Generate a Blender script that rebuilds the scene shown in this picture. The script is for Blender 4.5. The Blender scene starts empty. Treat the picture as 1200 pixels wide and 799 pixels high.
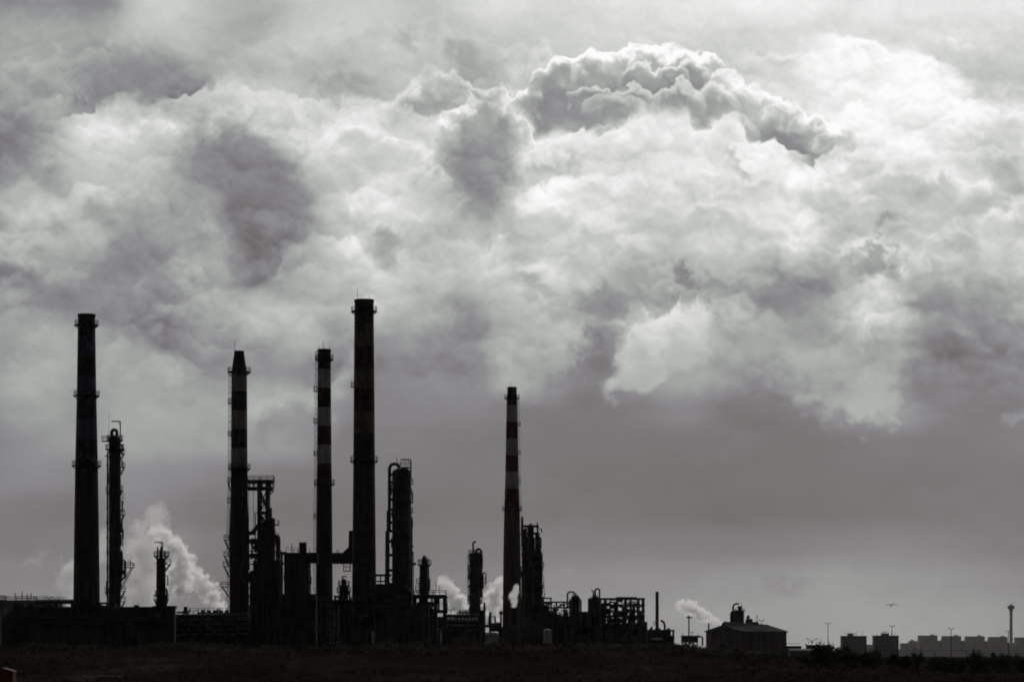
import bpy, bmesh, math, random
from mathutils import Vector, Matrix, noise

# ---------------------------------------------------------------- camera, world, sun, exposure
SC = bpy.context.scene
COL = SC.collection
F = 3333.0            # focal length in photograph pixels (100 mm lens on a 36 mm sensor, picture 1200 wide)
UC, VH = 600.0, 770.0 # column of the view axis, row of the horizon
ZC = 20.0             # camera height

def P(u, v, d):
    """world point seen at column u, row v of the photograph, d metres away"""
    return Vector(((u - UC) * d / F, d, ZC + (VH - v) * d / F))

cam_data = bpy.data.cameras.new('camera')
cam = bpy.data.objects.new('camera', cam_data)
COL.objects.link(cam)
cam.location = (0, 0, ZC)
cam.rotation_euler = (math.radians(90), 0, 0)
cam_data.lens = 100.0
cam_data.sensor_width = 36.0
cam_data.shift_y = (VH - 399.5) / 1200.0
cam_data.clip_start = 0.5
cam_data.clip_end = 60000.0
SC.camera = cam

SUN_EL, SUN_AZ = math.radians(24.0), math.radians(4.0)   # sun high behind the clouds, beyond the plant
vs = SC.view_settings
vs.view_transform = 'Standard'
vs.look = 'None'
vs.exposure = 0.0
vs.gamma = 1.0
cy = SC.cycles
cy.max_bounces = 12
cy.diffuse_bounces = 3
cy.glossy_bounces = 3
cy.volume_bounces = 10
cy.transparent_max_bounces = 16
cy.use_adaptive_sampling = True
cy.adaptive_threshold = 0.03
cy.adaptive_min_samples = 12
cy.use_denoising = True
try:
    cy.denoiser = 'OPENIMAGEDENOISE'
except Exception:
    pass
cy.filter_width = 1.9      # the photograph is slightly soft

# ---- tiny expression layer over shader nodes
class E:
    def __init__(s, t, sock): s.t, s.k = t, sock
    def _m(s, op, *a): return mth(s.t, op, s, *a)
    def __add__(s, o): return s._m('ADD', o)
    __radd__ = __add__
    def __sub__(s, o): return s._m('SUBTRACT', o)
    def __rsub__(s, o): return mth(s.t, 'SUBTRACT', o, s)
    def __mul__(s, o): return s._m('MULTIPLY', o)
    __rmul__ = __mul__
    def __truediv__(s, o): return s._m('DIVIDE', o)
    def __rtruediv__(s, o): return mth(s.t, 'DIVIDE', o, s)
    def __neg__(s): return s._m('MULTIPLY', -1.0)
    def max(s, o): return s._m('MAXIMUM', o)
    def min(s, o): return s._m('MINIMUM', o)
    def pow(s, o): return s._m('POWER', o)
    def sqrt(s): return s._m('SQRT')
    def abs(s): return s._m('ABSOLUTE')
    def exp(s): return s._m('EXPONENT')

def setin(t, inp, v):
    if isinstance(v, E): t.links.new(v.k, inp)
    else: inp.default_value = v

def mth(t, op, *a):
    n = t.nodes.new('ShaderNodeMath'); n.operation = op
    for i, v in enumerate(a): setin(t, n.inputs[i], v)
    return E(t, n.outputs[0])

def smooth(t, x, a, b, lo=0.0, hi=1.0):
    n = t.nodes.new('ShaderNodeMapRange'); n.interpolation_type = 'SMOOTHSTEP'; n.clamp = False
    for i, v in enumerate((x, a, b, lo, hi)): setin(t, n.inputs[i], v)
    return E(t, n.outputs[0])

def lerp(t, a, b, f):
    n = t.nodes.new('ShaderNodeMix'); n.data_type = 'FLOAT'
    setin(t, n.inputs[0], f); setin(t, n.inputs[2], a); setin(t, n.inputs[3], b)
    return E(t, n.outputs[0])

def vec(t, x, y, z=0.0):
    n = t.nodes.new('ShaderNodeCombineXYZ')
    for i, v in enumerate((x, y, z)): setin(t, n.inputs[i], v)
    return E(t, n.outputs[0])

def xyz(t, v):
    n = t.nodes.new('ShaderNodeSeparateXYZ'); setin(t, n.inputs[0], v)
    return [E(t, n.outputs[i]) for i in range(3)]

def rgb(t, c):
    n = t.nodes.new('ShaderNodeSeparateColor'); setin(t, n.inputs[0], c)
    return [E(t, n.outputs[i]) for i in range(3)]

def fbm(t, v, scale, detail=4.0, rough=0.55, dim='3D', w=None, col=False, dist=0.0):
    n = t.nodes.new('ShaderNodeTexNoise'); n.noise_dimensions = dim
    setin(t, n.inputs['Vector'], v)
    if w is not None: setin(t, n.inputs['W'], w)
    n.inputs['Scale'].default_value = scale; n.inputs['Detail'].default_value = detail
    n.inputs['Roughness'].default_value = rough; n.inputs['Distortion'].default_value = dist
    return E(t, n.outputs['Color' if col else 'Fac'])

def voro(t, v, scale, smoothness=0.25, detail=0.0):
    n = t.nodes.new('ShaderNodeTexVoronoi'); n.voronoi_dimensions = '2D'; n.feature = 'SMOOTH_F1'
    setin(t, n.inputs['Vector'], v); n.inputs['Scale'].default_value = scale
    n.inputs['Smoothness'].default_value = smoothness
    n.inputs['Detail'].default_value = detail
    n.inputs['Roughness'].default_value = 0.5
    return E(t, n.outputs['Distance'])

def curve(t, x, pts):
    """piecewise curve over x; pts in picture units, scaled to the 0..1 box of the node"""
    n = t.nodes.new('ShaderNodeFloatCurve')
    c = n.mapping.curves[0]
    n.mapping.use_clip = False
    while len(c.points) < len(pts): c.points.new(0.5, 0.5)
    for p, (a, b) in zip(c.points, pts):
        p.location = (a, b); p.handle_type = 'AUTO'
    n.mapping.update()
    n.inputs['Factor'].default_value = 1.0
    setin(t, n.inputs['Value'], x)
    return E(t, n.outputs[0])

# ---- sky: Nishita daylight almost wholly covered by a deck of backlit cloud
# rows of cloud tone (display grey, 0-255) every 40 px of elevation, a column every 50 px of azimuth
TONE = [
 [150,155,145,185,208,190,185,190,195,195,190,205,210,205,208,212,215,218,220,218,214,213,213,215,216],
 [155,160,155,180,200,182,175,190,200,200,185,190,198,200,205,206,205,203,205,207,208,208,207,206,204],
 [155,158,150,140,155,175,185,175,175,190,190,170,190,195,200,205,200,200,205,215,225,225,200,195,200],
 [160,160,150,140,150,185,210,185,180,185,195,205,205,150,140,160,180,200,210,215,225,230,235,215,205],
 [125,160,185,195,175,150,200,225,225,215,205,160,205,185,170,190,205,200,190,195,215,225,228,220,215],
 [145,185,195,185,160,140,135,190,215,220,210,150,170,215,225,225,225,215,205,210,215,212,205,205,212],
 [180,195,185,180,165,150,110,150,205,220,210,160,190,220,225,215,212,215,215,205,215,195,195,195,190],
 [170,170,165,155,160,165,118,145,195,205,185,190,205,205,205,200,195,200,195,190,200,205,205,205,205],
 [150,150,140,135,150,160,140,165,190,190,185,195,205,200,190,185,185,185,180,160,190,200,195,185,195],
 [145,140,135,130,132,150,175,190,190,190,180,175,190,180,160,175,165,165,160,160,190,180,160,165,175],
 [155,150,140,135,130,145,150,170,165,155,160,150,190,165,140,165,195,180,165,150,165,165,145,150,165],
 [165,165,155,165,160,140,145,140,135,140,145,145,170,150,140,165,175,155,140,150,155,155,140,135,140],
 [150,150,145,160,165,155,165,150,135,135,135,135,130,125,125,130,135,125,125,130,150,155,135,130,135],
 [140,140,145,155,150,145,150,140,130,130,128,126,124,122,122,122,122,122,122,122,125,128,126,128,132],
 [140,142,138,145,140,135,130,128,126,125,125,124,124,122,120,120,119,119,119,120,122,122,124,126,126],
 [128,125,125,138,132,122,120,120,120,120,120,122,122,122,120,118,117,116,117,118,120,122,124,125,124],
 [125,125,128,135,135,122,118,118,118,118,120,122,124,126,126,126,126,126,128,130,132,134,132,128,126],
 [130,132,132,130,128,122,118,118,120,122,126,130,134,138,140,142,144,146,148,152,152,150,148,144,138],
 [138,140,140,135,130,125,120,122,126,130,136,140,144,148,150,150,152,154,154,156,158,158,156,154,150],
]
# ridges of cumulus: crest line, rim tone, tone below the crest, depth of the fall-off, depth where it ends, edge softness, billow size
RIDGE = [
 # soft towers upper middle
 dict(p=[(285,60),(320,45),(380,40),(405,25),(425,20),(445,30),(455,55),(470,60)], rim=203, body=182, fall=60, end=95, soft=12, a=.6, sd=0.22),
 dict(p=[(480,50),(495,30),(510,22),(525,28),(532,60),(540,75)], rim=205, body=185, fall=40, end=75, soft=9, a=.65, sd=0.22),
 # small dome left of the dark tower
 dict(p=[(440,135),(470,112),(490,98),(505,88),(520,86),(540,94),(552,106),(562,125)], rim=226, body=165, fall=34, end=70, soft=4, a=.9),
 dict(p=[(505,150),(530,132),(550,116),(566,106),(585,108),(600,116),(612,132),(622,160)], rim=230, body=142, fall=46, end=120, soft=5, a=.95),
 # soft right-hand mass
 dict(p=[(925,75),(945,60),(965,52),(1000,49),(1030,55),(1050,72),(1075,68),(1100,78),(1125,95),(1145,115),(1160,150)], rim=250, body=232, fall=80, end=160, soft=13, a=.9, sd=0.22),
 dict(p=[(1100,150),(1140,140),(1165,128),(1185,125),(1215,130)], rim=228, body=212, fall=40, end=80, soft=10, a=.6, sd=0.22),
 # main cumulus
 dict(p=[(596,140),(612,112),(630,100),(642,80),(655,70),(680,72),(700,66),(722,67),(735,60),(760,57),(780,58),(800,63),(825,62),(842,72),(850,94),(868,99),(882,112),(900,112),(925,127),(950,138),(980,149),(1005,170)], rim=250, body=140, fall=54, end=110, soft=2.2, a=1),
 dict(puffs=[(618,126,20,18,236,146),(640,106,24,26,236,142),(662,94,28,23,244,150),(700,92,34,25,246,150),(735,84,30,24,246,168),(764,86,30,28,250,166),(800,88,28,25,248,160),(832,86,20,24,246,176),
   (846,108,22,22,244,196),(812,96,24,22,232,142),(776,99,34,19,234,148),(752,94,24,16,230,160),(884,132,30,26,246,186),(918,146,32,24,244,172),(950,160,32,22,240,166),(980,172,28,20,236,176),
   (866,132,28,30,238,168),(836,132,34,30,232,150),(796,126,36,26,228,146),(744,124,32,21,226,144),(694,122,32,19,222,142),(720,136,40,22,204,146),(862,158,30,22,226,178)]),
 # bright shelf under the main cumulus
 dict(p=[(590,112),(606,126),(622,150),(640,162),(662,156),(680,160),(700,156),(722,152),(742,140),(756,130),(775,134),(792,132),(806,140),(815,152),(836,146),(852,142),(868,148),(876,166),(890,172),(906,170),(925,184),(945,182),(965,176)], rim=236, body=216, fall=55, end=170, soft=6, a=.92),
 dict(p=[(845,190),(862,178),(880,172),(900,172),(920,182),(935,196),(960,188),(990,180),(1020,178)], rim=238, body=222, fall=60, end=110, soft=5, a=.85),
 dict(p=[(760,225),(790,208),(825,200),(855,205),(885,222)], rim=226, body=196, fall=60, end=90, soft=9, a=.7, sd=0.22),
 dict(p=[(1060,215),(1075,203),(1095,201),(1115,210),(1135,225),(1150,240)], rim=214, body=186, fall=50, end=80, soft=8, a=.7, sd=0.22),
 dict(p=[(1140,262),(1165,248),(1190,236),(1215,230)], rim=222, body=205, fall=50, end=70, soft=8, a=.7, sd=0.22),
 # left-hand bright bank
 dict(p=[(60,150),(100,138),(140,124),(175,120),(205,116),(238,108),(258,100),(275,97),(292,108),(310,118),(335,112),(352,117),(372,126),(390,128),(405,118),(425,126),(448,122),(470,132),(495,138),(518,144),(538,162),(547,190)], rim=222, body=200, fall=70, end=150, soft=6, a=.78),
 dict(p=[(190,175),(225,148),(250,136),(280,138),(305,150),(340,165),(375,180)], rim=190, body=128, fall=50, end=130, soft=22, a=.75, sd=0.22),
 # middle banks
 dict(p=[(275,360),(300,345),(322,325),(338,300),(355,290),(385,300),(420,315)], rim=190, body=186, fall=60, end=90, soft=11, a=.45, sd=0.22),
 dict(p=[(105,435),(125,412),(150,402),(185,414),(215,424),(235,440),(255,470)], rim=172, body=150, fall=60, end=100, soft=8, a=.6, sd=0.22),
 dict(p=[(270,500),(305,470),(335,458),(360,462),(385,455),(405,430),(420,412),(440,405)], rim=176, body=138, fall=46, end=85, soft=7, a=.8, sd=0.22),
 dict(puffs=[(1096,232,40,30,228,172),(1150,244,34,30,226,168),(1046,224,34,26,230,178),(1010,250,30,22,230,184),(960,240,36,26,236,188),(900,230,40,26,238,190),(840,262,44,24,230,182),(760,262,46,26,228,180),(690,232,44,26,238,194),(640,262,40,24,230,184),(1120,290,40,22,224,174),(1060,284,32,18,222,172),(1180,270,30,24,230,184),(700,290,44,20,214,174),(468,190,44,28,240,196),(420,170,36,24,240,194),(500,220,30,22,232,184)], a=.52, soft=.26),
]
# hanging masses and gaps: centre, radii, turn, tone above, tone below, softness of the edge
BLOB = [
 (630,395,52,62,20,196,162,.45,.85), (665,365,20,30,0,190,180,.5,.6),
 (770,415,66,38,-38,206,180,.40,.95), (800,388,44,28,-10,216,196,.5,.85), (740,440,40,24,-38,182,168,.5,.8), (868,372,26,14,20,208,180,.5,.7),
 (980,415,88,74,20,170,164,.5,.85), (1025,478,42,32,-25,172,176,.45,.9), (1095,470,44,26,20,132,128,.6,.7), (1025,378,40,34,-15,222,196,.5,.9), (935,365,46,38,0,140,142,.7,.8),
 (800,335,20,12,20,132,146,.5,.85), (855,350,34,14,0,140,150,.6,.6), (1025,312,40,17,8,136,142,.6,.85), (1110,345,60,28,0,150,150,.8,.5),
 (562,165,24,32,8,156,146,.8,.7), (562,212,19,38,-8,140,140,.7,.75), (530,212,12,9,0,150,160,.6,.6), (455,300,30,20,-15,150,155,.7,.6),
 (165,92,40,28,-20,146,142,.8,.6), (245,185,64,30,-16,140,132,1.0,.5), (300,228,60,44,20,122,114,1.0,.55), (330,272,56,36,25,132,130,1.0,.45), (215,245,40,40,0,150,150,.9,.4), (12,165,34,30,0,118,124,.8,.7), (160,310,44,28,15,128,126,.7,.7),
 (395,110,44,16,10,150,158,.7,.6), (545,78,22,24,0,150,160,.6,.6), (475,48,16,14,0,158,165,.7,.6), (612,165,8,10,0,190,190,.5,.5), (862,202,14,9,40,160,170,.9,.5), (1180,222,22,26,-10,160,165,.6,.6), (1035,270,16,10,0,150,160,.6,.6),(1010,215,22,24,20,180,188,.8,.5),
 (760,236,40,18,-10,186,190,.8,.5), (640,215,40,10,-20,170,180,.7,.5), (635,352,36,16,30,150,150,.7,.6),(700,362,34,22,0,144,140,.7,.6),
 (235,500,40,30,0,166,160,.9,.5), (895,437,16,8,0,152,148,.6,.5),(1192,500,22,7,-15,152,148,.7,.6),
 (912,690,44,13,14,134,144,.5,.8), (870,700,30,9,0,142,146,.6,.5), (1000,700,40,12,18,146,152,.6,.6), (1075,692,36,8,-4,144,150,.6,.6),
 (38,660,16,7,-15,150,146,.8,.5), (660,684,8,4,0,146,142,.8,.5), (900,50,70,4,-6,212,210,.9,.4), (990,82,50,20,10,214,216,.9,.5),
]

def make_group(name, inputs, fn):
    """a node group of float inputs and one float output; returns a function that places it in a tree"""
    gt = bpy.data.node_groups.new(name, 'ShaderNodeTree')
    for i in inputs: gt.interface.new_socket(i, in_out='INPUT', socket_type='NodeSocketFloat')
    gt.interface.new_socket('Value', in_out='OUTPUT', socket_type='NodeSocketFloat')
    gi = gt.nodes.new('NodeGroupInput')
    r = fn(gt, *[E(gt, gi.outputs[k]) for k in range(len(inputs))])
    go = gt.nodes.new('NodeGroupOutput'); gt.links.new(r.k, go.inputs[0])
    def use(t, *a):
        n = t.nodes.new('ShaderNodeGroup'); n.node_tree = gt
        for k, v_ in enumerate(a): setin(t, n.inputs[k], v_)
        return E(t, n.outputs[0])
    return use

def _ridge(t, g, d, x, bc, bb, ies, hs, end, a, fall, rim, body, sd):
    al = smooth(t, d * ies, -hs, hs)
    en = bc * (end * .9) + d
    xs = bc * sd + x
    al = al * smooth(t, en, end, end * .45) * smooth(t, xs, 0.0, sd) * smooth(t, xs, 1.0, 1.0 - sd) * a
    return lerp(t, g, smooth(t, bb * fall + d, 0.0, fall, rim, body), al)
ridge_group = make_group('cloud ridge', ['g', 'd', 'x', 'bc', 'bb', 'ies', 'hs', 'end', 'a', 'fall', 'rim', 'body', 'sd'], _ridge)

def _blob(t, g, au, av, big, cu, cv, c, s, ru, rv, soft, a, top, bot):
    pu = au - cu; pv = av - cv
    lu = (pu * c + pv * s) / ru
    lv = (pv * c - pu * s) / rv
    d = (lu * lu + lv * lv).sqrt() + big
    al = smooth(t, d, soft * .6 + 1.0, 1.0 - soft, 0.0, a)
    return lerp(t, g, smooth(t, lv, -.9, .9, top, bot), al)
blob_group = make_group('cloud mass', ['g', 'au', 'av', 'big', 'cu', 'cv', 'c', 's', 'ru', 'rv', 'soft', 'a', 'top', 'bot'], _blob)

def _puff(t, g, uq, vq, sf, cu, cv, ru, rv, rim, body, a):
    lu = (uq - cu) / ru; lv = (vq - cv) / rv
    d = (lu * lu + lv * lv).sqrt()
    al = smooth(t, d, 1.0, 1.0 - sf) * smooth(t, lv, .8, .05) * a
    return lerp(t, g, smooth(t, (1.0 - d) * .55 + lv * .42 + .42, .16, .74, rim, body), al)
puff_group = make_group('cloud puff', ['g', 'uq', 'vq', 'sf', 'cu', 'cv', 'ru', 'rv', 'rim', 'body', 'a'], _puff)

def _row(t, g, val, rowf, r):
    return lerp(t, g, val, smooth(t, rowf - r, -1.0, 0.0))
row_group = make_group('cloud row', ['g', 'val', 'rowf', 'r'], _row)

world = bpy.data.worlds.new('World'); SC.world = world
world.use_nodes = True
def build_sky(t):
    t.nodes.clear()
    tc = t.nodes.new('ShaderNodeTexCoord')
    dirv = E(t, tc.outputs['Generated'])
    dx, dy, dz = xyz(t, dirv)
    yy = dy.max(0.08)
    u = dx / yy * F + UC
    v = VH - dz / yy * F
    p = vec(t, u * 0.01, v * 0.01, 0.0)
    # domain warp: slow rolls, round billows, fine wisps
    w1 = rgb(t, fbm(t, p, 0.8, 2.0, 0.5, col=True))
    w2 = rgb(t, fbm(t, p, 3.2, 5.0, 0.62, col=True))
    act = smooth(t, v, 520.0, 380.0, 0.35, 1.0)             # the low deck is smoother than the cumulus
    ub = u + ((w1[0] - .5) * 46.0 + (w2[0] - .5) * 34.0) * act
    vb = v + ((w1[1] - .5) * 40.0 + (w2[1] - .5) * 30.0) * act
    # base tone from rows
    un = ((ub + 25.0) / 1250.0).max(.004).min(.996)
    g = None
    rowf = vb / 40.0
    for r, row in enumerate(TONE):
        row = [c + (14 if 1 <= r <= 3 and i < 4 else 9 if 7 <= r <= 10 and i < 6 else 0) for i, c in enumerate(row)]
        row = [c - (9 if r <= 5 and i <= 6 else -11 if 10 <= r <= 13 and 1 <= i <= 7 else 0) for i, c in enumerate(row)]
        row = [c - (0, 4, 8, 4)[0 if r < 9 else 1 if r < 11 else 2 if r < 16 else 3] + (0 if r > 11 else (c - 180) * .10 if c < 200 else (c - 195) * .42) for c in row]
        val = curve(t, un, [((i * 50 + 25) / 1250.0, c / 255.0) for i, c in enumerate(row)])
        if r == 0: g = val
        else: g = row_group(t, g, val, rowf, float(r))
    # edges of ridges follow their own, rounder warp
    bil = voro(t, vec(t, ub * 0.01, vb * 0.01), 3.4, 0.3, 2.0)      # 0 at billow centres
    fine = rgb(t, fbm(t, p, 7.0, 5.0, 0.6, col=True))
    big = fbm(t, p, 2.2, 4.0, 0.55)
    wisp = fbm(t, p, 5.0, 6.0, .66)
    tie = (bil + big + wisp + fine[0]) * 1e-7     # keeps the renderer's evaluation in order (fewer values alive at once)
    u = u + tie; v = v + tie
    ur = u + (w1[2] - .5) * 8.0 + (w2[2] - .5) * 16.0 + (fine[0] - .5) * 7.0
    vr = v + (w1[0] - .5) * 8.0 + (w2[0] - .5) * 14.0 + (fine[1] - .5) * 7.0 + (bil - .45) * 16.0
    edge_soft = smooth(t, fbm(t, p, 1.3, 2.0, .5), .4, .64, .7, 5.0)
    bc = big - .5
    uc = u + (w1[2] - .5) * 14.0 + (w2[2] - .5) * 15.0 + (fine[0] - .5) * 6.0      # rounder heads for the crisp cumulus
    vq = v + (w1[0] - .5) * 12.0 + (w2[0] - .5) * 13.0 + (fine[1] - .5) * 6.0 + (bil - .45) * 15.0
    bb = bc * .9 + (bil - .4) * .35
    ies = 1.0 / edge_soft
    bm = bc * 60.0; fade = smooth(t, v, 505.0, 400.0); vc = v + (vr - v) * 1.5 + (w1[1] - .5) * 30.0
    # unnamed crests all through the bank: each lifts its rim and shades what lies below it
    for k in range(11):
        cr_ = (fbm(t, p, 1.0, 3.0, .55, '4D', k * 17.3) - .5) * 120.0 + (70.0 + k * 31.0)
        d = vc - cr_
        mk = smooth(t, fbm(t, p, .75, 3.0, .5, '4D', k * 3.1), .44, .6)
        al = smooth(t, d * ies, -1.6, 1.6) * smooth(t, d + bm, 95.0, 30.0) * mk * fade
        g = g + al * smooth(t, d, 0.0, 52.0, .05, -.075)
    for R in RIDGE:
        if 'puffs' in R:
            for (cu, cv, ru, rv, rim, body) in R['puffs']:
                g = puff_group(t, g, uc, vq, R.get('soft', .14), cu, cv, ru, rv, rim / 255., body / 255., R.get('a', .78 if cu < 860 else .5))
            continue
        pts = R['p']; u0, u1 = pts[0][0], pts[-1][0]
        vs_ = [q[1] for q in pts]; v0, v1 = min(vs_), max(vs_)
        sp = max(v1 - v0, 1)
        crisp = R['soft'] < 3.2
        x = ((uc if crisp else ur) - u0) * (1.0 / (u1 - u0))
        e = curve(t, x, [((a - u0) / (u1 - u0), (b - v0) / sp) for a, b in pts]) * sp + v0
        d = (vq if crisp else vr) - e
        g = ridge_group(t, g, d, x, bc, bb, ies if R['soft'] > 3.2 else ies * .35 + .65, R['soft'] * .5, R['end'], R['a'], R['fall'], R['rim'] / 255., R['body'] / 255., R.get('sd', .08))
    au = u + (w1[2] - .5) * 40.0 + (w2[2] - .5) * 46.0 + (fine[0] - .5) * 18.0
    av = v + (w1[0] - .5) * 36.0 + (w2[0] - .5) * 42.0 + (fine[1] - .5) * 18.0 + (bil - .45) * 22.0
    bw = bc * 1.3 + (wisp - .5) * .9
    for (cu, cv, ru, rv, rot, top, bot, soft, a) in BLOB:
        c, s = math.cos(math.radians(rot)), math.sin(math.radians(rot))
        g = blob_group(t, g, au, av, bw, cu, cv, c, s, ru, rv, soft, a, top / 255., bot / 255.)
    # relief: each billow is lit from above and dark below
    pr = vec(t, ub * 0.01, vb * 0.01, 0.0)
    pl = vec(t, ub * 0.01 + .02, vb * 0.01 - .075, 0.0)
    n1 = fbm(t, pr, 2.6, 6.0, 0.6); n2 = fbm(t, pl, 2.6, 6.0, 0.6)
    amp = smooth(t, v, 560.0, 300.0, 0.035, 0.24) * smooth(t, v, 0.0, 60.0, .55, 1.0)
    g = g + (n1 - n2) * amp * .7 + (n1 - .5) * amp * .1
    # rounded lumps: bright crown, grey underside
    lumpy = smooth(t, fbm(t, p, .55, 2.0, .5), .36, .66, .3, 1.0) * (smooth(t, u, 1010.0, 960.0) * smooth(t, u, 590.0, 630.0) * smooth(t, v, 190.0, 150.0) * -.65 + 1.0)
    for sc_, k_, sm in ((1.05, .062, .6), (2.5, .040, .5)):
        n = t.nodes.new('ShaderNodeTexVoronoi'); n.voronoi_dimensions = '2D'; n.feature = 'SMOOTH_F1'
        pp = vec(t, (u + (w1[2] - .5) * 60.0 + (w2[1] - .5) * 40.0 + (fine[2] - .5) * 12.0) * .01, (v + (w1[0] - .5) * 50.0 + (w2[2] - .5) * 40.0 + (fine[0] - .5) * 12.0) * .013)
        setin(t, n.inputs['Vector'], pp); n.inputs['Scale'].default_value = sc_; n.inputs['Smoothness'].default_value = sm
        cx_, cy_, _z = xyz(t, E(t, n.outputs['Position']))
        px_, py_, _z = xyz(t, pp)
        loc = (py_ - cy_) * sc_
        g = g - smooth(t, loc, -.6, .6, -1.0, 1.0) * k_ * lumpy * smooth(t, v, 520.0, 330.0, .12, 1.0) * smooth(t, v, 20.0, 120.0, .2, 1.0)
    g = g + (g - .80).max(0.0) * .36
    # outside the frame: the same deck, darker away from the hidden sun
    sd = (math.sin(SUN_AZ) * math.cos(SUN_EL), math.cos(SUN_AZ) * math.cos(SUN_EL), math.sin(SUN_EL))
    cosa = dx * sd[0] + dy * sd[1] + dz * sd[2]
    deck = fbm(t, vec(t, dx / (dz.abs() + .22), dy / (dz.abs() + .22), 0.0), 1.6, 6.0, 0.55)
    puffs = fbm(t, vec(t, dx, dy, dz * 1.5), 11.0, 6.0, 0.58)
    gen = smooth(t, cosa, .1, 1.0, OUT_LO, OUT_HI) * smooth(t, dz, .0, .15, .64, 1.0) + (deck - .5) * .16 + (puffs - .5) * smooth(t, dz, .03, .14, .08, .5)
    inside = smooth(t, u, -320.0, -40.0) * smooth(t, u, 1520.0, 1240.0) * smooth(t, v, -320.0, -30.0) * smooth(t, dy, .1, .3)
    g = lerp(t, gen, g, inside)
    # tone to colour: purple-grey in the dark deck, green-grey middle, near white crests
    n = t.nodes.new('ShaderNodeValToRGB'); cr = n.color_ramp
    stops = [(0.0, (0, 0, 0)), (105, (104, 102, 103)), (122, (120, 118, 122)), (140, (137, 137, 141)), (160, (158, 162, 159)), (190, (188, 191, 187)), (225, (225, 226, 225)), (255, (252, 252, 252))]
    while len(cr.elements) < len(stops): cr.elements.new(.5)
    for e, (pos, c) in zip(cr.elements, stops): e.position = pos / 255.0
    for e, (pos, c) in zip(cr.elements, stops): e.color = tuple((x / 255.0) ** 2.2 for x in c) + (1,)
    setin(t, n.inputs[0], g)
    cloud = t.nodes.new('ShaderNodeBackground'); cloud.inputs['Strength'].default_value = SKY_GAIN
    t.links.new(n.outputs[0], cloud.inputs['Color'])
    sky = t.nodes.new('ShaderNodeTexSky'); sky.sky_type = 'NISHITA'; sky.sun_disc = False
    sky.sun_elevation = SUN_EL; sky.sun_rotation = SUN_AZ
    clear = t.nodes.new('ShaderNodeBackground'); clear.inputs['Strength'].default_value = 0.06
    t.links.new(sky.outputs[0], clear.inputs['Color'])
    mix = t.nodes.new('ShaderNodeMixShader'); mix.inputs[0].default_value = 0.985
    t.links.new(clear.outputs[0], mix.inputs[1]); t.links.new(cloud.outputs[0], mix.inputs[2])
    out = t.nodes.new('ShaderNodeOutputWorld'); t.links.new(mix.outputs[0], out.inputs['Surface'])
SKY_GAIN, OUT_LO, OUT_HI = 1.0, .20, .84
build_sky(world.node_tree)
world.cycles.sampling_method = 'MANUAL'
world.cycles.sample_map_resolution = 1024

sun_data = bpy.data.lights.new('sun', 'SUN')
sun = bpy.data.objects.new('sun', sun_data); COL.objects.link(sun)
sun_data.energy = 0.6
sun_data.angle = math.radians(14.0)
sun_data.color = (1.0, .95, .88)
_d = Vector((math.sin(SUN_AZ) * math.cos(SUN_EL), math.cos(SUN_AZ) * math.cos(SUN_EL), math.sin(SUN_EL)))
sun.rotation_euler = _d.to_track_quat('Z', 'Y').to_euler()
sun.location = (60, 300, 400)

# ---------------------------------------------------------------- materials
def mat(name, col, rough=.75, metal=0.0, var=.35, scale=.6, col2=None, streak=False, bump=0.0):
    """paint or metal with uneven wear: noise mixes the colour with a second one"""
    m = bpy.data.materials.new(name); m.use_nodes = True
    t = m.node_tree; b = t.nodes['Principled BSDF']
    tc = t.nodes.new('ShaderNodeTexCoord'); v = E(t, tc.outputs['Object'])
    if streak:
        mp = t.nodes.new('ShaderNodeMapping'); mp.inputs['Scale'].default_value = (1, 1, .12)
        t.links.new(v.k, mp.inputs[0]); v = E(t, mp.outputs[0])
    n = fbm(t, v, scale, 5.0, .6)
    f = smooth(t, n, .35, .68)
    c2 = col2 or tuple(c * (1 - var) for c in col)
    mx = t.nodes.new('ShaderNodeMix'); mx.data_type = 'RGBA'
    setin(t, mx.inputs[0], f)
    mx.inputs[6].default_value = tuple(col) + (1,); mx.inputs[7].default_value = tuple(c2) + (1,)
    t.links.new(mx.outputs[2], b.inputs['Base Color'])
    b.inputs['Roughness'].default_value = rough; b.inputs['Metallic'].default_value = metal
    b.inputs['Specular IOR Level'].default_value = .25
    if bump:
        bn = t.nodes.new('ShaderNodeBump'); bn.inputs['Strength'].default_value = bump
        setin(t, bn.inputs['Height'], fbm(t, v, scale * 4, 4.0, .6)); t.links.new(bn.outputs[0], b.inputs['Normal'])
    return m

M_BLACK  = mat('sooty black paint', (.022, .020, .022), streak=True)
M_BLUE   = mat('faded dark blue paint', (.06, .06, .115), streak=True)
M_CONC   = mat('weathered dark concrete', (.04, .035, .032), .9, streak=True, bump=.2)
M_CONC2  = mat('brown concrete', (.085, .066, .054), .9, streak=True, bump=.2)
M_WHITE  = mat('dirty white band paint', (.35, .35, .34), streak=True, col2=(.17, .165, .155), scale=1.1)
M_WHITE2 = mat('smoke stained pale band paint', (.24, .23, .215), streak=True, col2=(.12, .11, .10), scale=1.1)
M_WHITE3 = mat('sooty white band paint', (.37, .37, .36), streak=True, col2=(.20, .19, .18), scale=1.1)
M_RED    = mat('dull red band paint', (.085, .011, .013), streak=True, col2=(.035, .008, .009), scale=1.1)
M_DRED   = mat('soot darkened red band paint', (.035, .010, .010), streak=True)
M_TAN    = mat('sooty tan band paint', (.12, .095, .066), streak=True, col2=(.05, .042, .032), scale=1.1)
M_STEEL  = mat('dark painted steel', (.024, .023, .024), .6)
M_STEEL2 = mat('grey process steel', (.05, .048, .047), .55)
M_RUST   = mat('rusty steel', (.13, .055, .035), .85)
M_INSUL  = mat('aluminium insulation jacket', (.32, .32, .32), .45, .4, scale=.9)
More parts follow.
